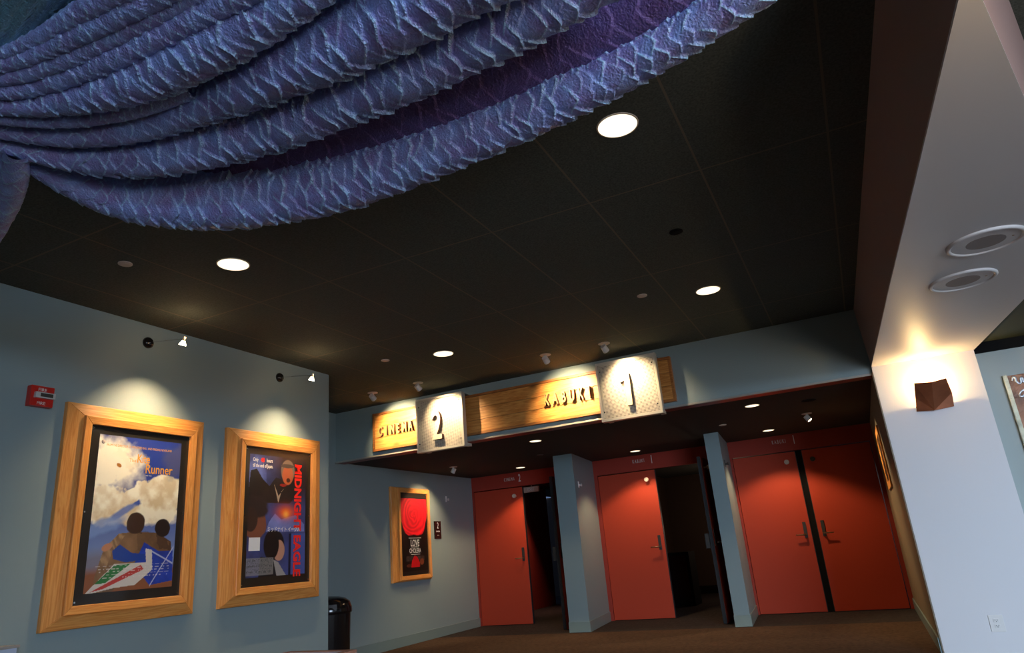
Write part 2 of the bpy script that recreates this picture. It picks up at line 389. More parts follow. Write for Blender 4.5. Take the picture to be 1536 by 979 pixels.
# rooms beyond the open doors
struct(link('wall_room_left', mkbox(-6.35, -6.2, YD + 0.1, 14.4, 0, HV), M['redwall']))
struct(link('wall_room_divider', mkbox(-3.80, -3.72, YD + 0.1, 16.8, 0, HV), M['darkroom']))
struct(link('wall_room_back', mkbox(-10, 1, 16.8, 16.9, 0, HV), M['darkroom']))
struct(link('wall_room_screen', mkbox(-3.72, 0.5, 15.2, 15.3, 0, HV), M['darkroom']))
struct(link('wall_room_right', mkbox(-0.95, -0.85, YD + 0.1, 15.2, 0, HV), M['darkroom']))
struct(link('baseboard_room', mkbox(-3.72, -0.95, 15.17, 15.2, 0, 0.15), M['black']))

# ------------------------------------------------------------------ doors
def leaf(parent, x0, x1, swing=None, lever_side=1, knob=True):
    """a closed leaf fills x0..x1; swing = (hinge x) makes it stand open towards the hall"""
    if swing is None:
        lf = link('door_leaf', mkbox(x0, x1, YD + 0.012, YD + 0.057, 0.008, LEAF - 0.01, bevel=0.003), M['red'], parent)
        xe = x1 if lever_side > 0 else x0
        s = -lever_side
        px = xe + s * 0.075; y = YD + 0.012
        hp = link('handle_plate', mkbox(px - 0.022, px + 0.022, y - 0.012, y, 0.955, 1.165, bevel=0.004), M['steel'], lf); hp['label'] = 'dark steel handle plate'
        bm = rod((px, y - 0.06, 1.0), (px, y, 1.0), 0.011)
        rod((px - s * 0.01, y - 0.06, 1.0), (px + s * 0.125, y - 0.062, 1.0), 0.010, bm=bm, r1=0.008)
        link('lever', bm, M['brass'], lf, smooth=True)
        if knob:
            kx = xe + s * 0.13
            bm = rod((kx, y - 0.055, 1.99), (kx, y, 1.99), 0.014)
            lathe([(0.012, -0.085), (0.032, -0.08), (0.034, -0.055), (0.012, -0.05)], (kx, y, 1.99), 20, 'Y', bm)
            link('door_holder', bm, M['cream'] if knob == 1 else M['steel'], lf, smooth=False)
        link('edge_strip', mkbox(xe - 0.004, xe + 0.004, YD + 0.012, YD + 0.06, 0.008, LEAF - 0.01), M['edge'], lf)
    else:
        hx = swing; y0 = YD - 0.93
        lf = link('door_leaf', mkbox(hx - 0.045, hx, y0, YD, 0.008, LEAF - 0.01, bevel=0.003), M['red'], parent)
        link('edge_strip', mkbox(hx - 0.05, hx - 0.002, y0 - 0.006, y0 + 0.004, 0.008, LEAF - 0.01), M['edge'], lf)
        link('handle_plate', mkbox(hx, hx + 0.012, y0 + 0.055, y0 + 0.1, 0.955, 1.165, bevel=0.004), M['steel'], lf)
        bm = rod((hx, y0 + 0.078, 1.0), (hx + 0.06, y0 + 0.078, 1.0), 0.011); rod((hx + 0.06, y0 + 0.07, 1.0), (hx + 0.062, y0 + 0.2, 1.0), 0.009, bm=bm)
        link('lever', bm, M['chrome'], lf, smooth=True)
        link('push_bar', mkbox(hx - 0.11, hx - 0.045, y0 + 0.06, y0 + 0.80, 0.99, 1.05, bevel=0.008), M['steel'], lf)
        link('bar_latch', mkbox(hx - 0.12, hx - 0.045, y0 + 0.02, y0 + 0.09, 0.93, 1.12, bevel=0.008), M['steel'], lf)
        bm = rod((hx, y0 + 0.13, 1.99), (hx + 0.05, y0 + 0.13, 1.99), 0.014); lathe([(0.03, 0.05), (0.03, 0.08)], (hx, y0 + 0.13, 1.99), 20, 'X', bm)
        link('door_holder', bm, M['cream'], lf)
    return lf
def header_sign(parent, word, num, xw, xn, z):
    text('header_lettering', word, 0.078, 0.006, M['hdr_letter'], (xw, YD - 0.003, z), '-Y', parent, sx=0.50)
    text('header_numeral', num, 0.175, 0.006, M['txt_white'], (xn, YD - 0.003, z - 0.03), '-Y', parent, sx=0.5, bold=0.002)
def door(n, loc, label):
    d = bpy.data.objects.new('door_%d' % n, None); COL.objects.link(d); d.location = loc; d['kind'] = 'structure'; d['label'] = label; return d
d1 = door(1, (-4.98, YD, 0), 'red double door left of the grey fins, its right leaf open')
leaf(d1, -5.93, -5.01, lever_side=1, knob=1); leaf(d1, 0, 0, swing=-4.055)
header_sign(d1, 'C I N E M A', '2', -5.33, -5.06, 2.25)
d2 = door(2, (-2.74, YD, 0), 'red double door between the two grey fins, its right leaf open')
leaf(d2, -3.66, -2.735, lever_side=1, knob=1); leaf(d2, 0, 0, swing=-1.835)
header_sign(d2, 'K A B U K I', '1', -3.06, -2.775, 2.262)
d3 = door(3, (-0.64, YD, 0), 'closed red double door at the right end, beside the white column')
leaf(d3, -1.55, -0.685, lever_side=1, knob=1); leaf(d3, -0.60, 0.285, lever_side=-1, knob=2)
link('meeting_post', mkbox(-0.685, -0.60, YD + 0.03, YD + 0.09, 0, LEAF), M['black'], d3)
header_sign(d3, 'K A B U K I', '1', -0.965, -0.685, 2.265)

# ================================================================== BIG HANGING FABRIC
def catmull(P, n):
    P = np.array(P, float); k = len(P) - 1
    t = np.linspace(0, k, n); i = np.clip(np.floor(t).astype(int), 0, k - 1); f = (t - i)[:, None]
    g = lambda j: P[np.clip(j, 0, k)]
    p0, p1, p2, p3 = g(i - 1), g(i), g(i + 1), g(i + 2)
    return 0.5 * ((2 * p1) + (-p0 + p2) * f + (2 * p0 - 5 * p1 + 4 * p2 - p3) * f ** 2 + (-p0 + 3 * p1 - 3 * p2 + p3) * f ** 3)

def roll(name, pts, mat, parent, seed, cell=0.075, amp=1.0, grow=1.08, step=0.0042):
    """a stuffed roll of scaled cloth following a hanging curve"""
    P = np.array(pts, float)
    # light smoothing of the hand-measured radii and path
    for _ in range(2): P[1:-1] = 0.25 * P[:-2] + 0.5 * P[1:-1] + 0.25 * P[2:]
    L = np.sum(np.linalg.norm(np.diff(P[:, :3], axis=0), axis=1))
    nu = max(24, int(L / step)); C = catmull(P, nu); r = np.maximum(C[:, 3], 0.006) * grow; C = C[:, :3]
    T = np.gradient(C, axis=0); T /= np.linalg.norm(T, axis=1)[:, None]
    up = np.array([0, 0, 1.0]); Sd = np.cross(T, up); Sd /= np.linalg.norm(Sd, axis=1)[:, None]; Up = np.cross(Sd, T)
    rm = r.mean(); nv = max(28, min(190, int(2 * PI * rm / step)))
    th = np.linspace(0, 2 * PI, nv, endpoint=False)
    s = np.concatenate([[0], np.cumsum(np.linalg.norm(np.diff(C, axis=0), axis=1))])
    S_, TH = np.meshgrid(s, th, indexing='ij')
    k = max(5, int(round(2 * PI * rm / (cell * 1.05)))); wn = int(L / cell) + 4
    rs = np.random.RandomState(seed); JU = rs.rand(wn + 8, k); JV = rs.rand(wn + 8, k); JH = rs.rand(wn + 8, k); JT = rs.rand(wn + 8, k)
    uu = S_ / cell + 0.12 * np.sin(TH * 3 + S_ * 11 + seed) + 0.10 * np.sin(S_ / cell * 2.3 + TH)
    vv = TH / (2 * PI) * k + 0.15 * np.sin(S_ / cell * 1.3 + seed)
    iu = np.floor(uu).astype(int); iv = np.floor(vv).astype(int)
    best = np.full(uu.shape, -9.0); rim = np.full(uu.shape, 9.0); hid = np.zeros(uu.shape)
    for a in (-2, -1, 0, 1):
        for b in (-1, 0, 1):
            cu = np.clip(iu + a + 3, 0, wn + 7); cv_ = (iv + b) % k
            pu = iu + a + 0.5 * ((iv + b) % 2) + 0.45 * (JU[cu, cv_] - 0.5); pv = iv + b + 0.5 + 0.40 * (JV[cu, cv_] - 0.5)
            al = uu - pu; ac = vv - pv + 0.35 * (JT[cu, cv_] - 0.5) * al
            edge = 0.62 - (al + 0.85 * np.abs(ac) ** 1.25)            # >0 inside, 0 on the pointed lip
            hgt = 0.30 + 0.55 * al * (0.4 + 0.9 * JH[cu, cv_]) - 0.25 * ac ** 2 + 0.25 * JT[cu, cv_] + 0.12 * np.exp(-(edge / 0.09) ** 2)
            ok = (edge > 0) & (np.abs(ac) < 0.85) & (hgt > best)
            best = np.where(ok, hgt, best); rim = np.where(ok, edge, rim); hid = np.where(ok, JH[cu, cv_], hid)
    best = np.maximum(best, -0.2)
    ridge = np.exp(-(rim / 0.085) ** 2) * np.clip(0.15 + 1.2 * hid, 0, 1)
    ridge2 = 0.5 + 0.5 * np.sin(uu * 19 + 3 * np.sin(vv * 9))
    sc = np.clip(r / 0.07, 0.35, 1.2)[:, None]
    d = amp * sc * (0.020 * best + 0.0008 * ridge2)
    R_ = r[:, None] + d
    # cloth sags a little: flatter on top
    pos = C[:, None, :] + R_[..., None] * (np.cos(TH)[..., None] * Sd[:, None, :] + np.sin(TH)[..., None] * Up[:, None, :])
    V = pos.reshape(-1, 3); c = (V.min(0) + V.max(0)) / 2; V = V - c
    i = np.arange(nu - 1)[:, None] * nv; j = np.arange(nv)[None, :]; jn = (j + 1) % nv
    F = np.stack([i + j, i + jn, i + nv + jn, i + nv + j], -1).reshape(-1, 4)
    me = grid_mesh(name, V, F)
    a = me.attributes.new('ridge', 'FLOAT', 'POINT')
    a.data.foreach_set('value', np.clip(ridge * 0.85 + 0.06 * ridge2, 0, 1).ravel().astype(np.float32))
    me.materials.append(mat)
    o = bpy.data.objects.new(name, me); COL.objects.link(o); place(o, Vector(c), parent)
    return o
def grid_mesh(name, V, F):
    me = bpy.data.meshes.new(name)
    me.vertices.add(len(V)); me.vertices.foreach_set('co', V.astype(np.float32).ravel())
    me.loops.add(F.size); me.loops.foreach_set('vertex_index', F.astype(np.int32).ravel())
    me.polygons.add(len(F)); me.polygons.foreach_set('loop_start', np.arange(0, F.size, 4, dtype=np.int32))
    me.polygons.foreach_set('use_smooth', np.ones(len(F), dtype=bool))
    me.update(calc_edges=True); me.validate()
    return me

TUBES = {
    'A': [(-2.603, 1.275, 2.62, 0.008), (-2.592, 1.381, 2.62, 0.037), (-2.574, 1.49, 2.62, 0.061), (-2.54, 1.595, 2.62, 0.08), (-2.469, 1.681, 2.62, 0.096), (-2.389, 1.764, 2.62, 0.107), (-2.289, 1.834, 2.62, 0.11), (-2.179, 1.898, 2.62, 0.114), (-2.056, 1.949, 2.62, 0.11), (-1.921, 1.988, 2.62, 0.114), (-1.787, 2.025, 2.62, 0.117), (-1.639, 2.04, 2.62, 0.113), (-1.492, 2.052, 2.62, 0.107), (-1.345, 2.056, 2.62, 0.102), (-1.2, 2.055, 2.62, 0.095), (-1.062, 2.054, 2.62, 0.088), (-0.926, 2.048, 2.62, 0.084), (-0.794, 2.036, 2.62, 0.082), (-0.667, 2.025, 2.62, 0.08), (-0.545, 2.01, 2.62, 0.077), (-0.428, 1.992, 2.62, 0.073), (-0.314, 1.969, 2.62, 0.068), (-0.205, 1.94, 2.62, 0.065), (-0.102, 1.909, 2.62, 0.063), (-0.003, 1.873, 2.62, 0.06), (0.089, 1.838, 2.62, 0.058), (0.176, 1.8, 2.62, 0.055), (0.258, 1.765, 2.62, 0.053)],

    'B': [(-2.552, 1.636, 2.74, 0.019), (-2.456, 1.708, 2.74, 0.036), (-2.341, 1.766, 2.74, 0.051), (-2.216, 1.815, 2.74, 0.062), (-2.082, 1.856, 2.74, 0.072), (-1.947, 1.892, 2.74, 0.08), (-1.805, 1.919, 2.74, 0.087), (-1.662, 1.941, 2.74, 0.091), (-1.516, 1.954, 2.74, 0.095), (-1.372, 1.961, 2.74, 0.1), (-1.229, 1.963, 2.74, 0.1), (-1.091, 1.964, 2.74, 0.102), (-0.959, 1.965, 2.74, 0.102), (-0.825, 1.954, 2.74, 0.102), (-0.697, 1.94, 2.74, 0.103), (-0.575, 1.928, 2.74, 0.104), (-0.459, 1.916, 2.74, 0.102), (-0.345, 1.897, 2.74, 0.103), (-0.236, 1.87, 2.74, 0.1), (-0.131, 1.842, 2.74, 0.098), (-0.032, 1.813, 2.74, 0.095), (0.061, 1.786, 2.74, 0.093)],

    'C': [(-2.608, 1.055, 2.62, 0.024), (-2.55, 1.12, 2.62, 0.021), (-2.516, 1.202, 2.62, 0.024), (-2.474, 1.284, 2.62, 0.034), (-2.409, 1.357, 2.62, 0.046), (-2.328, 1.421, 2.62, 0.058), (-2.232, 1.477, 2.62, 0.063), (-2.119, 1.519, 2.62, 0.07), (-1.996, 1.554, 2.62, 0.072), (-1.867, 1.581, 2.62, 0.073), (-1.736, 1.602, 2.62, 0.073), (-1.601, 1.615, 2.62, 0.075), (-1.467, 1.624, 2.62, 0.075), (-1.332, 1.625, 2.62, 0.079), (-1.202, 1.625, 2.62, 0.08), (-1.076, 1.625, 2.62, 0.08), (-0.955, 1.622, 2.62, 0.08), (-0.838, 1.618, 2.62, 0.079), (-0.725, 1.613, 2.62, 0.077), (-0.613, 1.6, 2.62, 0.074), (-0.507, 1.588, 2.62, 0.072), (-0.407, 1.578, 2.62, 0.072), (-0.31, 1.566, 2.62, 0.071)],

    'D': [(-2.522, 1.01, 2.63, 0.022), (-2.486, 1.085, 2.63, 0.022), (-2.438, 1.157, 2.63, 0.025), (-2.377, 1.225, 2.63, 0.034), (-2.287, 1.277, 2.63, 0.037), (-2.192, 1.327, 2.63, 0.043), (-2.079, 1.364, 2.63, 0.043), (-1.957, 1.392, 2.63, 0.046), (-1.814, 1.4, 2.63, 0.052), (-1.671, 1.403, 2.63, 0.06), (-1.532, 1.403, 2.63, 0.068), (-1.394, 1.399, 2.63, 0.081), (-1.271, 1.404, 2.63, 0.088), (-1.153, 1.408, 2.63, 0.09), (-1.034, 1.405, 2.63, 0.089), (-0.917, 1.397, 2.63, 0.092), (-0.805, 1.389, 2.63, 0.095), (-0.699, 1.382, 2.63, 0.098), (-0.598, 1.374, 2.63, 0.099), (-0.5, 1.364, 2.63, 0.098), (-0.406, 1.354, 2.63, 0.098), (-0.316, 1.342, 2.63, 0.098)],

    'E': [(-2.454, 0.978, 2.62, 0.019), (-2.411, 1.047, 2.62, 0.017), (-2.352, 1.11, 2.62, 0.018), (-2.274, 1.164, 2.62, 0.023), (-2.183, 1.211, 2.62, 0.026), (-2.083, 1.253, 2.62, 0.028), (-1.972, 1.286, 2.62, 0.026), (-1.851, 1.31, 2.62, 0.029), (-1.716, 1.319, 2.62, 0.021)],

    'F2': [(-2.311, 1.231, 2.73, 0.03), (-2.222, 1.285, 2.73, 0.035), (-2.116, 1.327, 2.73, 0.043), (-1.999, 1.361, 2.73, 0.056), (-1.858, 1.373, 2.73, 0.062), (-1.709, 1.373, 2.73, 0.059), (-1.564, 1.371, 2.73, 0.056), (-1.416, 1.358, 2.73, 0.051), (-1.276, 1.346, 2.73, 0.053), (-1.148, 1.339, 2.73, 0.059), (-1.028, 1.334, 2.73, 0.063), (-0.91, 1.324, 2.73, 0.061), (-0.797, 1.314, 2.73, 0.059), (-0.692, 1.306, 2.73, 0.062), (-0.598, 1.311, 2.73, 0.054)],

    'F': [(-2.404, 0.952, 2.63, 0.024), (-2.361, 1.019, 2.63, 0.024), (-2.292, 1.075, 2.63, 0.028), (-2.194, 1.114, 2.63, 0.038), (-2.084, 1.147, 2.63, 0.048), (-1.97, 1.174, 2.63, 0.059), (-1.849, 1.195, 2.63, 0.066), (-1.717, 1.204, 2.63, 0.071), (-1.58, 1.204, 2.63, 0.068), (-1.453, 1.207, 2.63, 0.069), (-1.335, 1.213, 2.63, 0.065), (-1.206, 1.203, 2.63, 0.058), (-1.083, 1.192, 2.63, 0.052), (-0.965, 1.18, 2.63, 0.046), (-0.855, 1.17, 2.63, 0.043), (-0.753, 1.163, 2.63, 0.043)],

    'G': [(-2.353, 0.925, 2.64, 0.022), (-2.311, 0.991, 2.64, 0.023), (-2.233, 1.04, 2.64, 0.026), (-2.114, 1.065, 2.64, 0.029), (-1.987, 1.083, 2.64, 0.033), (-1.856, 1.095, 2.64, 0.036), (-1.726, 1.104, 2.64, 0.037), (-1.594, 1.106, 2.64, 0.036), (-1.468, 1.109, 2.64, 0.035), (-1.347, 1.111, 2.64, 0.036), (-1.234, 1.115, 2.64, 0.039), (-1.121, 1.114, 2.64, 0.04), (-1.013, 1.113, 2.64, 0.041), (-0.909, 1.112, 2.64, 0.041), (-0.809, 1.11, 2.64, 0.041)],

    'H': [(-2.316, 0.905, 2.65, 0.016), (-2.265, 0.965, 2.65, 0.02), (-2.177, 1.007, 2.65, 0.025), (-2.048, 1.024, 2.65, 0.028), (-1.916, 1.036, 2.65, 0.029), (-1.786, 1.046, 2.65, 0.028), (-1.659, 1.054, 2.65, 0.026), (-1.533, 1.058, 2.65, 0.024), (-1.413, 1.062, 2.65, 0.024), (-1.297, 1.065, 2.65, 0.023), (-1.185, 1.068, 2.65, 0.022), (-1.079, 1.07, 2.65, 0.021), (-0.976, 1.072, 2.65, 0.021)],

    'I': [(-2.287, 0.889, 2.66, 0.016), (-2.224, 0.942, 2.66, 0.019), (-2.124, 0.976, 2.66, 0.023), (-1.984, 0.985, 2.66, 0.026), (-1.847, 0.991, 2.66, 0.03), (-1.717, 0.998, 2.66, 0.033), (-1.596, 1.006, 2.66, 0.034), (-1.476, 1.012, 2.66, 0.033), (-1.362, 1.018, 2.66, 0.033), (-1.249, 1.022, 2.66, 0.036), (-1.141, 1.025, 2.66, 0.038)],

    'J': [(-2.264, 0.876, 2.67, 0.013), (-2.194, 0.924, 2.67, 0.015), (-2.088, 0.954, 2.67, 0.016), (-1.938, 0.955, 2.67, 0.017), (-1.783, 0.948, 2.67, 0.026), (-1.65, 0.951, 2.67, 0.03), (-1.529, 0.957, 2.67, 0.032)],

    'T1': [(-2.486, 1.2, 2.6, 0.034), (-2.59, 1.266, 2.6, 0.043), (-2.774, 1.35, 2.6, 0.046), (-2.994, 1.435, 2.6, 0.043), (-3.286, 1.54, 2.6, 0.033)],

    'T2': [(-2.519, 1.163, 2.62, 0.024), (-2.673, 1.248, 2.62, 0.033), (-2.892, 1.343, 2.62, 0.038), (-3.156, 1.441, 2.62, 0.035), (-3.394, 1.512, 2.62, 0.028)],

}
canopy = thing('fabric_sculpture', 'huge blue and violet scaled cloth sculpture of gathered rolls hung below the dark ceiling', 'hanging sculpture', (-1.3, 1.6, 2.62))
for i, (k, pts) in enumerate(TUBES.items()):
    if k in ('B',): roll('shaded_fold', pts, M['fabric_shade'], canopy, 11 + i, amp=0.45, cell=0.09)['label'] = 'plain fold with its shade coloured deep purple'
    elif k == 'F2': roll('shaded_fold', pts, M['fabric_pleat'], canopy, 11 + i, amp=0.9, cell=0.06)['label'] = 'scaled fold with its valley shade coloured dark teal'  # shade of the deep valley given as a darker teal
    elif k[0] == 'T': roll('tail', pts, M['fabric'], canopy, 11 + i, cell=0.09, amp=0.5)
    else: roll('fabric_roll', pts, M['fabric'], canopy, 11 + i, cell={'A': 0.06, 'C': 0.06, 'D': 0.06, 'F': 0.052}.get(k, 0.042))
# finely pleated sheet fanning out above the rolls
nu, nv = 420, 160
u = np.linspace(0, 1, nu); v = np.linspace(0, 1, nv); U, Vv = np.meshgrid(u, v, indexing='ij')
c00, c10, c01, c11 = np.array([-2.462, 0.815, 2.73]), np.array([-2.18, 1.029, 2.73]), np.array([-1.539, 0.667, 2.73]), np.array([-1.381, 0.942, 2.73])
pos = ((1 - U) * (1 - Vv))[..., None] * c00 + (U * (1 - Vv))[..., None] * c10 + ((1 - U) * Vv)[..., None] * c01 + (U * Vv)[..., None] * c11
ple = 0.012 * np.abs(np.sin(U * PI * 64 + 2.0 * np.sin(Vv * 7 + U * 3) + 2.2 * np.sin(U * 17) + 1.3 * np.sin(Vv * 23 + U * 60))) * (0.8 + 0.2 * np.sin(Vv * 25 + U * 60))
pos[..., 2] += -ple + 0.03 * np.sin(U * 6 + Vv * 3)
Vt = pos.reshape(-1, 3); c = (Vt.min(0) + Vt.max(0)) / 2
i = np.arange(nu - 1)[:, None] * nv; j = np.arange(nv - 1)[None, :]
F = np.stack([i + j, i + j + 1, i + nv + j + 1, i + nv + j], -1).reshape(-1, 4)
me = grid_mesh('pleated_panel', Vt - c, F); a = me.attributes.new('ridge', 'FLOAT', 'POINT'); a.data.foreach_set('value', (ple / 0.012).ravel().astype(np.float32) ** 3)
me.materials.append(M['fabric_pleat']); o = bpy.data.objects.new('pleated_panel', me); COL.objects.link(o); place(o, Vector(c), canopy)
sm = o.modifiers.new('thick', 'SOLIDIFY'); sm.thickness = 0.004
for x, y in ((-2.2, 1.86), (-1.2, 2.03), (-0.2, 1.9), (-1.4, 1.4), (-0.8, 1.6)):
    link('hanging_wire', rod((x, y, 2.64), (x, y, H), 0.002, 6), M['steel'], canopy)

# ================================================================== SIGN ON THE FASCIA
YB = 7.045   # front of the board
b_ = thing('sign_board', 'long cedar plank sign board reading CINEMA and KABUKI on the fascia', 'sign', (-3.39, YF, 2.66))
bx0, bx1, bz0, bz1 = -5.33, -1.475, 2.425, 2.905
for k in range(3):
    z0 = bz0 + 0.028 + k * 0.1415
    link('plank', mkbox(bx0 + 0.028, bx1 - 0.028, YB + 0.006, YF, z0, z0 + 0.138, bevel=0.003), M['board'], b_)
bm = bmesh.new()
box(bm, bx0, bx1, YB, YF, bz0, bz0 + 0.028, bevel=0.002); box(bm, bx0, bx1, YB, YF, bz1 - 0.028, bz1, bevel=0.002)
box(bm, bx0, bx0 + 0.028, YB, YF, bz0 + 0.028, bz1 - 0.028, bevel=0.002); box(bm, bx1 - 0.028, bx1, YB, YF, bz0 + 0.028, bz1 - 0.028, bevel=0.002)
link('edging', bm, M['board_edge'], b_)
def letters(word, x0, x1, z0, h, depth):
    n = len(word); w = (x1 - x0) / n
    for k, ch in enumerate(word):
        o = text('letter', ch, h / 0.70, depth, M['letter'], (x0 + (k + 0.5) * w, YB + 0.006 - depth / 2, z0), '-Y', b_, sx=0.50, bold=0.004, align='CENTER', side=M['letter_side'])
letters('CINEMA', -5.235, -4.69, 2.605, 0.115, 0.04)
letters('KABUKI', -2.95, -2.335, 2.61, 0.125, 0.052)

def sign_box(label, x0, x1, z0, z1, digit):
    y0, y1 = 6.895, 6.965
    t = thing('number_sign', label, 'sign', ((x0 + x1) / 2, YF, (z0 + z1) / 2), 'perforated metal number signs')
    f = 0.026
    bm = bmesh.new()
    box(bm, x0, x1, y0 - 0.006, y1, z0, z0 + f, bevel=0.003); box(bm, x0, x1, y0 - 0.006, y1, z1 - f, z1, bevel=0.003)
    box(bm, x0, x0 + f, y0 - 0.006, y1, z0 + f, z1 - f, bevel=0.003); box(bm, x1 - f, x1, y0 - 0.006, y1, z0 + f, z1 - f, bevel=0.003)
    link('frame', bm, M['frame_metal'], t)
    link('perforated_sheet', mkbox(x0 + f, x1 - f, y0, y0 + 0.002, z0 + f, z1 - f), M['perf'], t)
    link('backing', mkbox(x0 + f, x1 - f, y1 - 0.006, y1 - 0.002, z0 + f, z1 - f), M['backing'], t)
    for zz, mm in ((2.908, M['steel']), (z0 + 0.015, M['frame_metal'])):
        for xx in (x0 + 0.02, x1 - 0.07):
            o = link('bracket', mkbox(xx, xx + 0.05, y1, YF + (0.0 if zz > 2.4 else -0.0), zz, zz + (0.02 if zz > 2.4 else 0.035), bevel=0.002), mm, t)
    for xx in (x0 + 0.045, x1 - 0.045):
        for zz in (z0 + 0.10, z1 - 0.10): link('screw', lathe([(0.008, -0.008), (0.008, 0.0)], (xx, y0, zz), 10, 'Y'), M['chrome'], t)
    xc = (x0 + x1) / 2 - 0.01; dp = 0.05
    if digit == '2':
        text('numeral', '2', 0.335 / 0.70, dp, M['numeral'], (xc, y0 - dp / 2, z0 + 0.125), '-Y', t, sx=0.60, bold=0.006, align='CENTER', side=M['letter_side'])
    else:
        zb, zt = z0 + 0.125, z0 + 0.46
        outl = [(-0.030, zb), (0.030, zb), (0.030, zt), (0.005, zt), (-0.075, zt - 0.035), (-0.075, zt - 0.085), (-0.030, zt - 0.07)]
        bm = bmesh.new(); A = [bm.verts.new((xc + 0.02 + x, y0 - dp, z)) for x, z in outl]; B = [bm.verts.new((xc + 0.02 + x, y0, z)) for x, z in outl]
        bm.faces.new(A); bm.faces.new(list(reversed(B)))
        for q in range(len(outl)): w = (q + 1) % len(outl); bm.faces.new((A[w], A[q], B[q], B[w]))
        bmesh.ops.recalc_face_normals(bm, faces=bm.faces)
        for f_ in bm.faces: f_.material_index = 1 if abs(f_.normal.y) < 0.6 else 0
        link('numeral', bm, [M['numeral'], M['letter_side']], t)
    return t
sign_box('square perforated metal sign with a raised number 2, left half of the board', -4.57, -3.92, 2.288, 2.93, '2')
sign_box('square perforated metal sign with a raised number 1, near the board\'s right end', -2.25, -1.59, 2.297, 2.935, '1')

# ================================================================== LIGHTS IN THE CEILINGS
WARM = (1.0, 0.68, 0.38)
def downlight(label, x, y, z, r, power, angle, group, blend=0.35):
    t = thing('recessed_downlight', label, 'ceiling light', (x, y, z), group)
    link('trim_ring', lathe([(r - 0.003, -0.005), (r + 0.004, -0.004), (r + 0.005, 0), (r - 0.003, 0)], (x, y, z), 40, cap=False), M['cream'], t)
    link('lens', lathe([(r - 0.003, -0.004), (r - 0.003, -0.0005)], (x, y, z), 40), M['disc'], t)
    spot('downlight_beam', (x, y, z - 0.03), (x, y, 0), power, angle, blend, WARM, t, r=0.05)
    return t
G1 = 'recessed downlights in the hall ceiling'; G2 = 'recessed downlights in the alcove ceiling'
dl = downlight('round lit downlight nearest, in the dark ceiling just below the lowest blue roll', -0.682, 2.909, H, 0.10, 22, 90, G1)
dup(dl, (-3.368, 2.988, H), 'round lit downlight on the left, under the blue roll and above the tall poster wall')
dup(dl, (-0.767, 5.608, H), 'round lit downlight above and right of the number 1 sign')
dup(dl, (-3.416, 5.686, H), 'round lit downlight above the number 2 sign, between the four small spotlights and the posters')
dv = downlight('round lit alcove downlight below the middle of the plank board', -3.458, 7.861, HV, 0.075, 30, 118, G2)
dup(dv, (-0.830, 7.792, HV), 'round lit alcove downlight to the right of the number 1 sign')
dw = downlight('small lit downlight close to the CINEMA 2 door header', -4.76, 10.13, HV, 0.075, 58, 118, G2)
dup(dw, (-2.845, 10.12, HV), 'small lit downlight close to the header of the middle door')
dup(dw, (-0.91, 9.94, HV), 'small lit downlight close to the header of the closed right-hand door')

def disc(name, label, cat, x, y, z, r, mat, group=None):
    o = link(name, lathe([(r * 0.6, -0.012), (r, -0.006), (r, 0)], (x, y, z), 24), mat); tag(o, label, cat, group); return o
G3 = 'flat sprinkler covers'
disc('sprinkler_cover', 'flat cream sprinkler cover left of the left-hand downlight', 'sprinkler cover', -3.882, 2.589, H, 0.042, M['cream'], G3)
disc('sprinkler_cover', 'flat cream sprinkler cover left of the downlight that is right of the number 1 sign', 'sprinkler cover', -1.268, 5.367, H, 0.042, M['cream'], G3)
disc('sprinkler_cover', 'flat cream sprinkler cover above the two leftmost small spotlights', 'sprinkler cover', -3.981, 5.49, H, 0.042, M['cream'], G3)
disc('sprinkler_cover', 'small dim sprinkler cover in the alcove ceiling above the right fin', 'sprinkler cover', -1.331, 8.852, HV, 0.045, M['cream'], G3)
disc('sprinkler_cover', 'small dim sprinkler cover in the alcove ceiling above the left fin', 'sprinkler cover', -3.947, 9.091, HV, 0.045, M['steel'], G3)
disc('smoke_detector', 'dark round detector in the middle of the hall ceiling', 'detector', -0.724, 4.304, H, 0.045, M['black'])
disc('smoke_detector', 'dark round detector in the alcove ceiling above the small spotlight on the right', 'detector', -0.268, 8.021, HV, 0.075, M['black'])

def spotlamp(name, label, loc, aim, power, angle, blend, group, drop=0.0):
    """small white ceiling can on a round plate; built to look towards +Y"""
    x, y, z = loc
    t = thing(name, label, 'spotlight', loc, group)
    link('ceiling_plate', lathe([(0.05, -0.008), (0.06, -0.003), (0.06, 0)], loc, 28), M['cream'], t)
    d = (Vector(aim) - Vector(loc)).normalized()
    c = Vector((x, y, z - 0.055))
    bm = rod(c - d * 0.035, c + d * 0.035, 0.031, 20, r1=0.034); rod((x, y, z - 0.03), (x, y, z - 0.004), 0.012, bm=bm)
    link('lamp_can', bm, M['whitep'], t)
    link('bulb', rod(c + d * 0.0352, c + d * 0.037, 0.024, 16), M['bulb'], t)
    spot('lamp_beam', c + d * 0.042, Vector(aim), power, angle, blend, WARM2, t, r=0.015)
    return t
WARM2 = (1.0, 0.74, 0.42)
G4 = 'four small spotlights aimed at the sign'
s1 = spotlamp('ceiling_spotlight', 'small white ceiling spotlight aimed at the number 1 sign, rightmost of four', (-1.995, 6.493, H), (-1.89, 6.9, 2.64), 85, 84, 1.0, G4)
dup(s1, (-4.261, 6.495, H), 'small white ceiling spotlight aimed at the number 2 sign, second from the left of four')
s2 = spotlamp('ceiling_spotlight', 'small white ceiling spotlight above KABUKI, third from the left of four', (-2.635, 6.456, H), (-2.62, 7.05, 2.62), 150, 86, 1.0, G4)
dup(s2, (-4.918, 6.512, H), 'small white ceiling spotlight above CINEMA, leftmost of four')
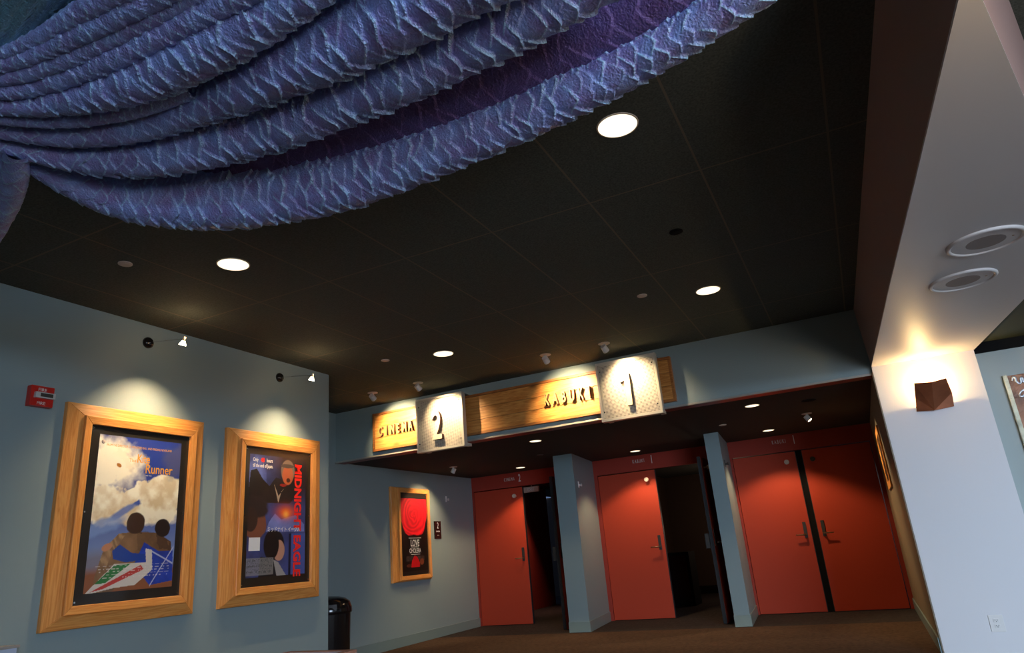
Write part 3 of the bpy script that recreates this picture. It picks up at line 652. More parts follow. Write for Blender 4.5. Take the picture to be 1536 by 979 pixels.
s3 = spotlamp('alcove_spotlight', 'small white alcove spotlight aimed at the red flower poster', (-5.337, 9.002, HV), (-5.31, 9.635, 1.45), 60, 96, 0.6, 'alcove spotlights')
s3.rotation_euler = (0, 0, PI / 2)
s4 = dup(s3, (-0.353, 8.954, HV), 'small white alcove spotlight glowing above the closed right-hand door', rz=-PI / 2, group='alcove spotlights')

# ================================================================== ART LAMPS ON THE POSTER WALL
def art_lamp(label, y, z):
    t = thing('picture_lamp', label, 'wall lamp', (XL, y, z), 'picture lamps above the posters')
    link('rosette', lathe([(0.045, 0), (0.045, 0.012), (0.03, 0.03), (0.008, 0.034)], (XL, y, z), 24, 'X'), M['gloss_black'], t, smooth=True)
    hx, hz = XL + 0.40, z - 0.075
    link('arm', rod((XL + 0.02, y, z), (hx + 0.02, y, hz + 0.02), 0.004, 8), M['chrome'], t)
    d = Vector((-0.34, 0, -0.94)).normalized()
    c = Vector((hx + 0.015, y, hz + 0.015))
    link('socket', rod(c - d * 0.02, c + d * 0.012, 0.010, 16, r1=0.013), M['cream'], t)
    link('glass_shade', rod(c + d * 0.012, c + d * 0.045, 0.012, 20, r1=0.027), M['bulb'], t, smooth=True)
    spot('lamp_beam', c + d * 0.05, c + d * 2.0, 85, 96, 1.0, (1.0, 0.72, 0.40), t, r=0.012)
    point('lamp_spill', c + Vector((0.03, 0, 0.03)), 0.9, (1.0, 0.62, 0.30), 0.01, t)
    return t
al = art_lamp('thin picture lamp with black rosette above the wider left-hand poster', 3.42, 2.868)
dup(al, (XL, 4.83, 2.855), 'thin picture lamp with black rosette above the MIDNIGHT EAGLE poster')

# ================================================================== POSTERS
def noise2(X, Y, s, seed, octv=4):
    out = np.zeros(X.shape); amp = 0.5
    for k in range(octv):
        r = np.random.RandomState(seed + k).rand(64, 64); x = X * s; y = Y * s
        xi = np.floor(x).astype(int); yi = np.floor(y).astype(int); fx = x - xi; fy = y - yi; fx = fx * fx * (3 - 2 * fx); fy = fy * fy * (3 - 2 * fy)
        a = r[xi % 64, yi % 64]; b = r[(xi + 1) % 64, yi % 64]; c = r[xi % 64, (yi + 1) % 64]; d = r[(xi + 1) % 64, (yi + 1) % 64]
        out += amp * ((a * (1 - fx) + b * fx) * (1 - fy) + (c * (1 - fx) + d * fx) * fy); amp *= 0.5; s *= 2
    return out
def lin(c): c = np.array(c, float) / 255; return np.where(c <= 0.04045, c / 12.92, ((c + 0.055) / 1.055) ** 2.4)
class Canvas:
    def __init__(s, w, h, n):
        s.n = n; s.m = int(n * h / w); s.asp = h / w
        s.X, s.Y = np.meshgrid(np.linspace(0, 1, s.n), np.linspace(0, 1, s.m), indexing='ij')   # Y = 0 is the bottom
        s.C = np.zeros(s.X.shape + (3,)); s.w, s.h = w, h
    def put(s, mask, c): mask = np.clip(mask, 0, 1)[..., None]; s.C = s.C * (1 - mask) + mask * (lin(c) if not isinstance(c, np.ndarray) else c)
    def ell(s, cx, cy, rx, ry, rot=0, soft=0.08, warp=0.0, seed=1):
        x = s.X - cx; y = (s.Y - cy); ca, sa = math.cos(rot), math.sin(rot); ys = y * s.asp
        u = x * ca + ys * sa; v = -x * sa + ys * ca
        d = np.sqrt((u / rx) ** 2 + (v / (ry * s.asp)) ** 2)
        if warp: d = d + warp * (noise2(s.X, s.Y * s.asp, 9, seed) - 0.47)
        return np.clip((1 - d) / soft + 0.5, 0, 1)
    def poly(s, pts, soft=0.006):
        P = np.array(pts, float); inside = np.zeros(s.X.shape, bool); j = len(P) - 1
        for i in range(len(P)):
            xi, yi = P[i]; xj, yj = P[j]
            if yi != yj:
                c = ((yi > s.Y) != (yj > s.Y)) & (s.X < (xj - xi) * (s.Y - yi) / (yj - yi) + xi); inside ^= c
            j = i
        return inside.astype(float)
    def rect(s, x0, x1, y0, y1): return ((s.X >= x0) & (s.X <= x1) & (s.Y >= y0) & (s.Y <= y1)).astype(float)
def print_mat(name):
    m, t, b = nt(name); a = N(t, 'ShaderNodeAttribute', attribute_name='ink'); t.links.new(a.outputs['Color'], b.inputs['Base Color'])
    b.inputs['Roughness'].default_value = 0.45; b.inputs['Coat Weight'].default_value = 0.35; b.inputs['Coat Roughness'].default_value = 0.08; return m
M['print'] = print_mat('printed_poster_paper')
def print_sheet(cv, x, y0, z0, parent):
    V = np.stack([np.zeros(cv.X.size), (cv.X.ravel() - 0.5) * cv.w, (cv.Y.ravel() - 0.5) * cv.h], -1)
    i = np.arange(cv.n - 1)[:, None] * cv.m; j = np.arange(cv.m - 1)[None, :]
    F = np.stack([i + j, i + cv.m + j, i + cv.m + j + 1, i + j + 1], -1).reshape(-1, 4)
    me = grid_mesh('poster_print', V, F)
    a = me.attributes.new('ink', 'FLOAT_COLOR', 'POINT'); a.data.foreach_set('color', np.concatenate([cv.C.reshape(-1, 3), np.ones((cv.C.size // 3, 1))], 1).astype(np.float32).ravel())
    me.materials.append(M['print']); o = bpy.data.objects.new('poster_print', me); COL.objects.link(o)
    place(o, Vector((x, y0 + cv.w / 2, z0 + cv.h / 2)), parent); return o

def frame(label, xw, y0, y1, z0, z1, iy0, iy1, iz0, iz1):
    """stepped mitred pine frame on a wall that faces +X; i* is the glazed opening"""
    t = thing('poster_frame', label, 'framed poster', (xw, (y0 + y1) / 2, z0))
    def ring(a, b, xa, xb):      # a outer rect, b inner rect (y0,y1,z0,z1); front bevel xa (outer) -> xb (inner)
        for k, nm in enumerate(('rail', 'rail', 'stile', 'stile')):
            bm = bmesh.new()
            o4 = [(a[0], a[2]), (a[1], a[2]), (a[1], a[3]), (a[0], a[3])]; i4 = [(b[0], b[2]), (b[1], b[2]), (b[1], b[3]), (b[0], b[3])]
            q = {0: (0, 1), 1: (2, 3), 2: (1, 2), 3: (3, 0)}[k]
            O0, O1, I0, I1 = o4[q[0]], o4[q[1]], i4[q[0]], i4[q[1]]
            v = [bm.verts.new((xx, p[0], p[1])) for p, xx in ((O0, xw), (O1, xw), (I1, xw), (I0, xw), (O0, xa), (O1, xa), (I1, xb), (I0, xb))]
            for f in ((0, 1, 2, 3), (7, 6, 5, 4), (0, 4, 5, 1), (1, 5, 6, 2), (2, 6, 7, 3), (3, 7, 4, 0)): bm.faces.new([v[n] for n in f])
            bmesh.ops.recalc_face_normals(bm, faces=bm.faces)
            bmesh.ops.bevel(bm, geom=[e for e in bm.edges if abs(e.verts[0].co.x - e.verts[1].co.x) < 0.03 and min(e.verts[0].co.x, e.verts[1].co.x) > xw + 0.01], offset=0.003, segments=1, affect='EDGES')
            link('frame_' + nm, bm, M['frameH' if nm == 'rail' else 'frameV'], t)
    k = 0.055
    mid = (iy0 - k, iy1 + k, iz0 - k, iz1 + k)
    ring((y0, y1, z0, z1), mid, xw + 0.035, xw + 0.052)
    ring(mid, (iy0, iy1, iz0, iz1), xw + 0.072, xw + 0.066)
    link('mat_panel', mkbox(xw + 0.002, xw + 0.045, iy0 - 0.002, iy1 + 0.002, iz0 - 0.002, iz1 + 0.002), M['mat'], t)
    for yy in (iy0 + 0.02, iy1 - 0.02):
        for zz in (iz0 + 0.02, (iz0 + iz1) / 2, iz1 - 0.02): link('screw', lathe([(0.006, 0.045), (0.006, 0.05)], (xw, yy, zz), 10, 'X'), M['chrome'], t)
    return t
XP = 0.0462
def ptext(parent, body, y, z, size, mat, sx=1.0, bold=0.0, roll=0.0, align='LEFT', name='print_lettering', xw=XL):
    return text(name, body, size, 0.0004, mat, (xw + XP + 0.0006, y, z), '+X', parent, sx=sx, bold=bold, roll=roll, align=align)

# --- left poster: bright cloudy sky over two soft dark, tan and blue shapes
f1_ = frame('pine framed poster of a cloudy sky, yellow Kite Runner title, leftmost on the wall', XL, 2.842, 3.968, 0.832, 2.300, 3.012, 3.826, 0.972, 2.160)
pw, ph = 0.672, 1.062; py0, pz0 = 3.085, 1.040
cv = Canvas(pw, ph, 190); X, Y = cv.X, cv.Y
cv.put(np.ones(X.shape), (38, 62, 150)); 
cl = noise2(X, Y * cv.asp, 5, 3, 5); cl2 = noise2(X + 3, Y * cv.asp, 9, 7, 5)
cv.put(np.clip((0.55 - Y) * 3, 0, 1) * 0.6, (150, 175, 215))
big = np.maximum.reduce([cv.ell(0.12, 0.80, 0.38, 0.17, warp=0.9, soft=0.55), cv.ell(0.80, 0.60, 0.36, 0.16, warp=0.9, soft=0.12, seed=5), cv.ell(0.36, 0.56, 0.30, 0.05, rot=0.75, warp=0.8, soft=0.15, seed=9), cv.ell(0.10, 0.55, 0.26, 0.13, warp=0.9, soft=0.2, seed=14), cv.ell(0.55, 0.48, 0.5, 0.07, warp=0.7, soft=0.3, seed=23)])
tn = 0.25 + np.clip((cl2 - .28) * 3.2, 0, 1) * 0.6 + np.clip(1.2 - 2.2 * np.hypot(X - 0.16, (Y - 0.8) * cv.asp), 0, 1) * 0.5
tn = np.clip(tn + 0.25 * np.clip((Y - 0.5) * 3, 0, 1), 0, 1)[..., None]
tone = lin((205, 172, 112))[None, None] * (1 - tn) + lin((255, 250, 228))[None, None] * tn
cv.put(big, tone)
cv.put(cv.ell(0.95, 0.86, 0.16, 0.10, warp=1.2, soft=0.6, seed=19) * 0.6, (90, 92, 120))
cv.put(cv.ell(0.34, 0.50, 0.20, 0.022, rot=0.55, warp=0.8, soft=0.5, seed=11) * 0.9, (90, 120, 190)); cv.put(cv.ell(0.12, 0.40, 0.26, 0.045, rot=0.3, warp=0.8, soft=0.5, seed=31) * 0.8, (120, 150, 205))
cv.put(np.clip((0.30 - Y - 0.06 * cl) * 14, 0, 1) * np.clip((0.3 - X) * 8, 0, 1), (120, 120, 140))
cv.put(np.clip((0.19 - Y - 0.05 * cl) * 20, 0, 1), (140, 85, 55))
# generic shapes
cv.put(cv.poly([(0.08, 0.0), (0.10, 0.10), (0.17, 0.27), (0.32, 0.36), (0.52, 0.37), (0.78, 0.36), (0.95, 0.30), (0.97, 0.20), (0.7, 0.2), (0.5, 0.12), (0.3, 0.0)]), lin((128, 96, 66))[None, None] * (0.55 + 0.9 * cl2)[..., None])
tx = noise2(X * 1.0 + 0.4 * Y, Y * cv.asp, 14, 77, 4); fold = 0.5 + 0.5 * np.sin((X * 1.0 + Y * 1.6) * 60 + 8 * tx)
cv.put(cv.poly([(0.52, 0.37), (0.62, 0.375), (0.78, 0.36), (0.95, 0.30), (0.96, 0.22), (0.7, 0.225), (0.55, 0.25)]) * (0.35 + 0.5 * (tx > 0.5)), lin((62, 40, 30))[None, None] * (0.5 + tx)[..., None])
cv.put(cv.poly([(0.14, 0.20), (0.17, 0.27), (0.32, 0.36), (0.40, 0.355), (0.26, 0.24), (0.2, 0.12)]) * 0.5 * fold, lin((196, 160, 116)))
cv.put(cv.poly([(0.62, 0.30), (0.80, 0.24), (0.98, 0.24), (1.0, 0.04), (0.72, 0.02), (0.52, 0.16)]), lin((32, 62, 170))[None, None] * (0.45 + 1.1 * tx)[..., None])
cv.put(cv.poly([(0.26, 0.25), (0.34, 0.29), (0.48, 0.235), (0.68, 0.22), (0.66, 0.19), (0.42, 0.175), (0.28, 0.20)]), (28, 64, 150))
cv.put(cv.ell(0.2, 0.275, 0.06, 0.022, rot=0.4), (190, 130, 95))
cv.put(cv.ell(0.50, 0.425, 0.11, 0.070, warp=0.25, seed=3), (60, 38, 26)); cv.put(cv.ell(0.83, 0.395, 0.095, 0.060, warp=0.25, seed=6), (40, 26, 22))
cv.put(cv.poly([(0.0, -0.01), (0.30, 0.17), (0.66, 0.17), (0.64, 0.26), (0.72, 0.25), (0.74, 0.12), (0.55, 0.03), (0.3, 0.02)]), (205, 200, 195))
cv.put(cv.poly([(0.10, 0.05), (0.30, 0.16), (0.48, 0.165), (0.22, 0.055)]), (40, 120, 60))
cv.put(cv.poly([(0.06, 0.005), (0.2, 0.02), (0.64, 0.125), (0.60, 0.155)]), (190, 60, 55))
for x0_, y0_, x1_, y1_ in ((0.72, 0.24, 0.97, 0.16), (0.97, 0.25, 0.80, 0.09)):
    dd = np.abs((y1_ - y0_) * X - (x1_ - x0_) * Y + x1_ * y0_ - y1_ * x0_) / math.hypot(x1_ - x0_, y1_ - y0_)
    cv.put((dd < 0.005) * (X > 0.72) * (X < 0.985) * 0.9, (185, 190, 215))
cv.put(cv.ell(0.245, 0.805, 0.03, 0.012, rot=-0.5), (190, 120, 40))
for k in range(5):
    yy = 0.155 - k * 0.018
    cv.put(cv.rect(0.1 + 0.02 * k, 0.96, yy, yy + 0.005) * (noise2(X * 9, Y * 0 + k, 9, 30 + k, 1) > 0.25) * 0.55, (225, 220, 215))
p_ = print_sheet(cv, XL + XP, py0, pz0, f1_)
ptext(p_, 'The', py0 + 0.240, pz0 + 0.885, 0.035, M['txt_yellow'])
ptext(p_, 'Kite', py0 + 0.300, pz0 + 0.885, 0.088, M['txt_yellow'], sx=0.72, bold=0.001)
ptext(p_, 'Runner', py0 + 0.372, pz0 + 0.812, 0.098, M['txt_yellow'], sx=0.80, bold=0.001)
ptext(p_, 'FROM THE DIRECTOR OF MONSTERS BALL AND FINDING NEVERLAND', py0 + 0.055, pz0 + 0.985, 0.0235, M['txt_yellow'], sx=0.71)
ptext(p_, 'ARE YOU', py0 + 0.38, pz0 + 0.79, 0.012, M['txt_white'])
link('corner_pin', lathe([(0.014, 0), (0.012, 0.006), (0.004, 0.009)], (XL + XP, py0 + 0.03, pz0 + 1.01), 16, 'X'), M['cream'], p_)

# --- right poster: blue night picture, red vertical title
f2_ = frame('pine framed film poster with tall red MIDNIGHT EAGLE lettering, by the wall corner', XL, 4.215, 5.372, 0.838, 2.292, 4.40, 5.225, 0.978, 2.150)
pw, ph = 0.700, 1.035; py0, pz0 = 4.462, 1.052
cv = Canvas(pw, ph, 170); X, Y = cv.X, cv.Y
n1 = noise2(X, Y * cv.asp, 6, 21, 5)
cv.C[:] = lin((62, 72, 130)) * (0.35 + 1.0 * n1)[..., None]
cv.put(np.clip((Y - 0.5) * 4, 0, 1) * np.clip((X - 0.25) * 3, 0, 1), lin((38, 28, 34)) * (0.5 + n1)[..., None])
cv.put(cv.ell(0.12, 0.75, 0.16, 0.2, warp=0.7, soft=0.4), (95, 112, 185))
cv.put(cv.poly([(0.0, 0.72), (0.02, 0.86), (0.12, 0.88), (0.22, 0.80), (0.34, 0.74), (0.45, 0.82), (0.56, 0.80), (0.78, 0.78), (0.82, 0.66), (0.7, 0.6), (0.3, 0.6), (0, 0.6)]), lin((34, 27, 28)) * (0.5 + n1)[..., None])
cv.put(cv.ell(0.66, 0.88, 0.125, 0.10), (120, 105, 92)); cv.put(cv.ell(0.66, 0.845, 0.10, 0.085), (178, 92, 58)); cv.put(cv.ell(0.67, 0.80, 0.035, 0.02), (60, 22, 18))
cv.put(cv.ell(0.65, 0.925, 0.12, 0.018), (70, 62, 58))
cv.put(cv.poly([(0.42, 0.76), (0.5, 0.66), (0.62, 0.74), (0.55, 0.70), (0.5, 0.6)]), (175, 160, 140)); cv.put(cv.ell(0.58, 0.755, 0.06, 0.012), (150, 30, 25))
cv.put(cv.ell(0.13, 0.43, 0.17, 0.13, warp=0.3), (120, 72, 55)); cv.put(cv.ell(0.10, 0.56, 0.26, 0.10, warp=0.6, soft=0.2), (42, 32, 34)); cv.put(cv.ell(0.05, 0.46, 0.11, 0.1), (50, 34, 32))
cv.put(cv.poly([(0.35, 0.44), (0.45, 0.51), (0.56, 0.46), (0.66, 0.48), (0.82, 0.50), (0.98, 0.42), (0.98, 0.36), (0.3, 0.36)]), lin((105, 118, 185)) * (0.5 + n1)[..., None])
g = np.exp(-(((X - 0.64) / 0.15) ** 2 + ((Y - 0.52) / 0.055) ** 2)); cv.put(g * 1.1, (235, 90, 25)); cv.put(np.exp(-(((X - 0.64) / 0.05) ** 2 + ((Y - 0.505) / 0.03) ** 2)), (255, 180, 80))
cv.put(cv.ell(0.45, 0.25, 0.17, 0.125, warp=0.2), (20, 15, 20)); cv.put(cv.ell(0.53, 0.205, 0.10, 0.085), (185, 138, 118)); cv.put(cv.ell(0.40, 0.25, 0.13, 0.12), (18, 14, 18))
cv.put(cv.poly([(0.2, 0.0), (0.22, 0.16), (0.42, 0.14), (0.62, 0.02), (0.62, 0.0)]), (22, 22, 30)); cv.put(cv.poly([(0.44, 0.13), (0.52, 0.11), (0.66, 0.0), (0.5, 0.0)]), (150, 148, 150))
cv.put(cv.rect(0.74, 1.0, 0.0, 0.34) * 0.7, (70, 90, 165)); cv.put(cv.rect(0.70, 0.74, 0.0, 0.34), (20, 24, 50))
cv.put(cv.rect(0.0, 0.44, 0.015, 0.15) * 0.55, (150, 150, 150))
for k in range(11):
    yy = 0.142 - k * 0.011
    cv.put(cv.rect(0.01, 0.42, yy - 0.003, yy + 0.002) * (noise2(X * 14, Y * 0 + k, 9, 60 + k, 1) > 0.22), (70, 70, 75))
p_ = print_sheet(cv, XL + XP, py0, pz0, f2_)
ptext(p_, 'MIDNIGHT EAGLE', py0 + 0.555, pz0 + 0.985, 0.122, M['txt_red'], sx=1.02, bold=0.005, roll=-PI / 2)
ptext(p_, 'Only', py0 + 0.035, pz0 + 0.975, 0.045, M['txt_white'], sx=0.7, bold=0.001); ptext(p_, '48', py0 + 0.125, pz0 + 0.972, 0.055, M['txt_red'], sx=0.8, bold=0.002)
ptext(p_, 'hours', py0 + 0.195, pz0 + 0.975, 0.045, M['txt_white'], sx=0.7, bold=0.001)
ptext(p_, 'till the end of Japan.', py0 + 0.035, pz0 + 0.925, 0.045, M['txt_white'], sx=0.66, bold=0.001)
ptext(p_, 'ミッドナイト イーグル', py0 + 0.225, pz0 + 0.375, 0.048, M['txt_white'], sx=0.83, bold=0.0006)
ptext(p_, 'SOMETHING WAITS IN THE SNOW BEYOND', py0 + 0.668, pz0 + 0.97, 0.018, M['txt_white'], sx=0.9, roll=-PI / 2) if False else None
link('white_notice', mkbox(XL + XP + 0.001, XL + XP + 0.002, py0 + 0.02, py0 + 0.145, pz0 + 0.215, pz0 + 0.325), M['paper'], p_)

# --- red rose poster in the alcove
f3_ = frame('pine framed poster of a red flower with white lettering, on the alcove\'s left wall', XA, 8.24, 9.215, 0.825, 2.125, 8.43, 9.13, 0.90, 2.05)
pw, ph = 0.66, 1.03; py0, pz0 = 8.46, 0.955
cv = Canvas(pw, ph, 160); X, Y = cv.X, cv.Y
cv.C[:] = lin((14, 8, 8))
xx = X - 0.48; yy = (Y - 0.76) * cv.asp; rr = np.sqrt(xx ** 2 + (yy * 1.18) ** 2); th = np.arctan2(yy, xx)
body = np.clip((0.55 + 0.03 * np.sin(th * 5) + 0.05 * (noise2(X, Y, 8, 4) - .5) - rr) * 40, 0, 1) * (Y < 0.985); body = np.maximum(body, (Y > 0.74) * (Y < 0.985) * 1.0)
pet = 0.55 + 0.22 * np.sin(rr * 55 + th + 1.6 * np.sin(th * 3 + rr * 14) + 4 * noise2(X, Y, 4, 8)) + 0.35 * (noise2(X, Y, 7, 12) - 0.45); pet = np.clip(pet * (0.75 + rr * 0.8), 0, 1)
cv.put(body, lin((150, 6, 14)) * (1 - pet)[..., None] + lin((245, 30, 48)) * pet[..., None])
cv.put(cv.rect(0.15, 0.85, 0.135, 0.20) * 0.6 * noise2(X, Y, 30, 3), (120, 100, 90))
cv.put(cv.poly([(0.32, 0.05), (0.36, 0.14), (0.46, 0.21), (0.56, 0.19), (0.66, 0.11), (0.66, 0.05)]), (205, 18, 30))
cv.put(cv.ell(0.74, 0.12, 0.08, 0.04, warp=0.4), (120, 60, 35)); cv.put(cv.ell(0.25, 0.075, 0.1, 0.02, warp=0.4), (90, 45, 30))
p_ = print_sheet(cv, XA + XP, py0, pz0, f3_)
ptext(p_, 'LOVE', py0 + 0.325, pz0 + 0.345, 0.125, M['txt_white'], sx=0.74, bold=0.002, align='CENTER', xw=XA)
ptext(p_, 'IN THE TIME OF', py0 + 0.325, pz0 + 0.322, 0.026, M['txt_white'], align='CENTER', xw=XA)
ptext(p_, 'CHOLERA', py0 + 0.325, pz0 + 0.25, 0.088, M['txt_white'], sx=0.74, bold=0.001, align='CENTER', xw=XA)
for q in ((py0 + 0.17, py0 + 0.49, pz0 + 0.452, pz0 + 0.459), (py0 + 0.22, py0 + 0.45, pz0 + 0.225, pz0 + 0.230)): link('print_rule', mkbox(XA + XP, XA + XP + 0.001, *q), M['txt_white'], p_)

# --- frame on the alcove's right wall, seen edge on
xr = XR - 0.01
f4_ = thing('poster_frame', 'thin wooden frame seen edge-on, on the alcove wall just inside the white column', 'framed poster', (xr, 8.8, 1.4))
bm = bmesh.new(); [box(bm, xr - 0.018, xr, *q, bevel=.004) for q in ((8.5, 9.4, 2.0, 2.08), (8.5, 9.4, 1.42, 1.50), (8.5, 8.58, 1.50, 2.0), (9.32, 9.4, 1.50, 2.0))]
link('frame', bm, M['frameH'], f4_); link('mat_panel', mkbox(xr - 0.010, xr, 8.58, 9.32, 1.50, 2.0), M['mat'], f4_)

# ================================================================== WALL FITTINGS
# fire alarm strobe
t = thing('fire_alarm', 'red fire alarm strobe on the wall left of the posters', 'fire alarm', (XL, 2.67, 2.30))
ya, yb, za, zb = 2.585, 2.735, 2.235, 2.372
link('housing', mkbox(XL, XL + 0.048, ya, yb, za, zb, bevel=0.006), M['fire_red'], t)
link('strobe_lens', mkbox(XL + 0.046, XL + 0.072, ya + 0.02, yb - 0.002, za + 0.052, zb - 0.045, bevel=0.006), M['lens'], t)
link('lens_reflector', mkbox(XL + 0.072, XL + 0.074, ya + 0.05, yb - 0.02, za + 0.060, zb - 0.053), M['steel'], t)
for zz in (zb - 0.035, za + 0.012):
    text('fire_lettering', 'FIRE', 0.028, 0.001, M['txt_white'], (XL + 0.049, ya + 0.043, zz), '+X', t, sx=1.1)
# room plaque, badge readers
t = thing('room_plaque', 'small black room plaque with number 2, right of the flower poster', 'sign', (XA, 9.48, 1.4))
link('plate', mkbox(XA, XA + 0.012, 9.385, 9.575, 1.39, 1.655, bevel=0.003), M['gloss_black'], t)
text('plaque_numeral', '2', 0.13, 0.003, M['txt_white'], (XA + 0.0135, 9.48, 1.545), '+X', t, sx=0.7, align='CENTER')
text('plaque_lettering', 'CINEMA', 0.03, 0.002, M['hdr_letter'], (XA + 0.013, 9.48, 1.49), '+X', t, align='CENTER')
text('plaque_lettering', '• •', 0.04, 0.002, M['hdr_letter'], (XA + 0.013, 9.48, 1.43), '+X', t, align='CENTER')
def reader(label, x, y, z, mat):
    t = thing('wall_bracket', label, 'wall fitting', (x, y, z), 'small wall brackets')
    link('back_plate', mkbox(x, x + 0.012, y - 0.018, y + 0.018, z - 0.045, z + 0.045, bevel=0.003), mat, t)
    link('catch', lathe([(0.012, 0.01), (0.012, 0.04), (0.02, 0.042), (0.02, 0.052)], (x, y, z - 0.01), 14, 'X'), mat, t)
    return t
reader('small white bracket on the alcove wall right of the flower poster', XA, 9.78, 2.0, M['whitep'])
reader('small white bracket on the side of the left fin', -3.615, 9.62, 1.95, M['whitep'])
reader('small dark bracket on the side of the right fin', -1.512, 9.60, 1.985, M['steel'])

# exit sign inside the CINEMA 2 doorway
t = thing('exit_sign', 'small pale exit sign hanging just inside the open CINEMA 2 doorway', 'sign', (-4.95, 10.9, HV))
link('housing', mkbox(-5.09, -4.815, 10.88, 10.93, 2.045, 2.135, bevel=0.004), plain('exit_sign_face', (0.55, 0.42, 0.33), rough=0.4), t)
link('stem', rod((-4.95, 10.905, 2.13), (-4.95, 10.905, HV), 0.012), M['cream'], t)
text('exit_lettering', 'EXIT', 0.07, 0.003, M['txt_white'], (-4.95, 10.879, 2.065), '-Y', t, align='CENTER', sx=0.9)

# copper sconce on the column
yw = YF - 0.06
t = thing('wall_sconce', 'folded brown copper sconce glowing on the white column', 'wall lamp', (0.77, yw, 1.96))
P = {'TL': (0.645, yw - 0.10, 2.205), 'TM': (0.775, yw - 0.145, 2.185), 'TR': (0.893, yw - 0.10, 2.205), 'ML': (0.632, yw - 0.03, 2.085), 'MR': (0.915, yw - 0.03, 2.085),
     'BL': (0.615, yw - 0.006, 1.968), 'BM': (0.748, yw - 0.05, 1.952), 'BR': (0.905, yw - 0.006, 1.968)}
bm = bmesh.new(); vs = {k: bm.verts.new(p) for k, p in P.items()}
for f in (('TL', 'TM', 'BM', 'ML'), ('TM', 'TR', 'MR', 'BM'), ('ML', 'BM', 'BL'), ('MR', 'BR', 'BM')): bm.faces.new([vs[k] for k in f])
o = link('folded_shade', bm, M['copper'], t); sm = o.modifiers.new('sheet', 'SOLIDIFY'); sm.thickness = 0.003
link('wall_plate', mkbox(0.70, 0.84, yw - 0.008, yw, 1.99, 2.10, bevel=0.003), M['copper'], t)
bm = bmesh.new(); q = [bm.verts.new(p) for p in ((0.617, yw, 2.0), (0.640, yw - 0.03, 2.075), (0.748, yw - 0.046, 1.965), (0.905, yw - 0.03, 2.075), (0.905, yw, 2.0), (0.748, yw, 1.957))]
for f in ((0, 1, 2, 5), (5, 2, 3, 4)): bm.faces.new([q[k] for k in f])
link('lower_pan', bm, M['copper'], t).modifiers.new('sheet', 'SOLIDIFY').thickness = 0.002
for xx in (0.645, 0.88): link('rivet', lathe([(0.005, -0.016), (0.005, 0)], (xx, yw, 1.985), 10, 'Y'), M['black'], t)
link('bulb', lathe([(0.004, -0.03), (0.014, -0.015), (0.014, 0.02), (0.005, 0.03)], (0.77, yw - 0.06, 2.10), 16), M['bulbw'], t, smooth=True)
link('bulb_holder', rod((0.77, yw - 0.008, 2.07), (0.77, yw - 0.06, 2.065), 0.01), M['cream'], t)
point('sconce_light', (0.77, yw - 0.07, 2.185), 16, (1.0, 0.66, 0.28), 0.012, t)

# outlet on the column
t = thing('wall_outlet', 'white power outlet low on the white column', 'outlet', (0.77, yw, 0.165))
link('cover_plate', mkbox(0.722, 0.822, yw - 0.007, yw, 0.162, 0.287, bevel=0.003), M['whitep'], t)
for zz in (0.192, 0.232):
    s = link('socket', mkbox(0.752, 0.792, yw - 0.010, yw - 0.006, zz, zz + 0.028, bevel=0.003), M['whitep'], t)
    bm = bmesh.new(); box(bm, 0.762, 0.765, yw - 0.0115, yw - 0.009, zz + 0.014, zz + 0.022); box(bm, 0.778, 0.781, yw - 0.0115, yw - 0.009, zz + 0.014, zz + 0.022); box(bm, 0.769, 0.774, yw - 0.0115, yw - 0.009, zz + 0.005, zz + 0.010)
    link('slots', bm, M['black'], s)

# speakers in the soffit
def speaker(label, x, y, r):
    t = thing('ceiling_speaker', label, 'speaker', (x, y, ZB), 'round speakers in the white soffit')
    link('rim', lathe([(r, 0), (r, -0.008), (r - 0.012, -0.016), (r - 0.022, -0.010), (r - 0.022, 0)], (x, y, ZB), 48, cap=False), M['white'], t, smooth=True)
    link('baffle', lathe([(r - 0.022, 0), (r - 0.022, -0.006), (r * 0.5, -0.008), (r * 0.5, 0)], (x, y, ZB), 48, cap=False), M['white'], t)
    link('grille', lathe([(r * 0.5, 0), (r * 0.5, -0.009)], (x, y, ZB), 40), plain('grey_speaker_grille', (0.30, 0.27, 0.27), rough=0.7, bump=0.5, bscale=400), t)
    link('screw', lathe([(0.006, -0.009), (0.006, 0)], (x + r * 0.66, y - 0.01, ZB), 10), M['brass'], t)
    return t
sp_ = speaker('round white speaker in the soffit, the nearer of two', 0.885, 4.15, 0.185)
dup(sp_, (0.848, 4.80, ZB), 'round white speaker in the soffit, the one nearer the sconce')

# copper artwork at the right edge
ya_ = YF - 0.03
t = thing('wall_art', 'brown hammered copper panel with silver brush strokes at the right edge', 'artwork', (1.9, YF, 1.0))
link('panel', mkbox(1.335, 2.6, ya_, YF, 0.95, 2.165, bevel=0.003), M['gold_art'], t)
link('deckled_edge', mkbox(1.318, 1.352, ya_ - 0.006, YF, 0.945, 2.172, bevel=0.006), M['deckle'], t)
def stroke(pts, r):
    cu = bpy.data.curves.new('stroke', 'CURVE'); cu.dimensions = '3D'; cu.bevel_depth = 0.011; cu.bevel_resolution = 2
    sp = cu.splines.new('BEZIER'); sp.bezier_points.add(len(pts) - 1)
    for bp, (x, z), w in zip(sp.bezier_points, pts, r): bp.co = (x, ya_ - 0.004, z); bp.radius = w; bp.handle_left_type = bp.handle_right_type = 'AUTO'
    co = bpy.data.objects.new('tmp', cu); COL.objects.link(co); bpy.context.view_layer.update(); me = bpy.data.meshes.new_from_object(co); bpy.data.objects.remove(co)
    bm = bmesh.new(); bm.from_mesh(me); link('brush_stroke', bm, M['silver_art'], t, smooth=True)
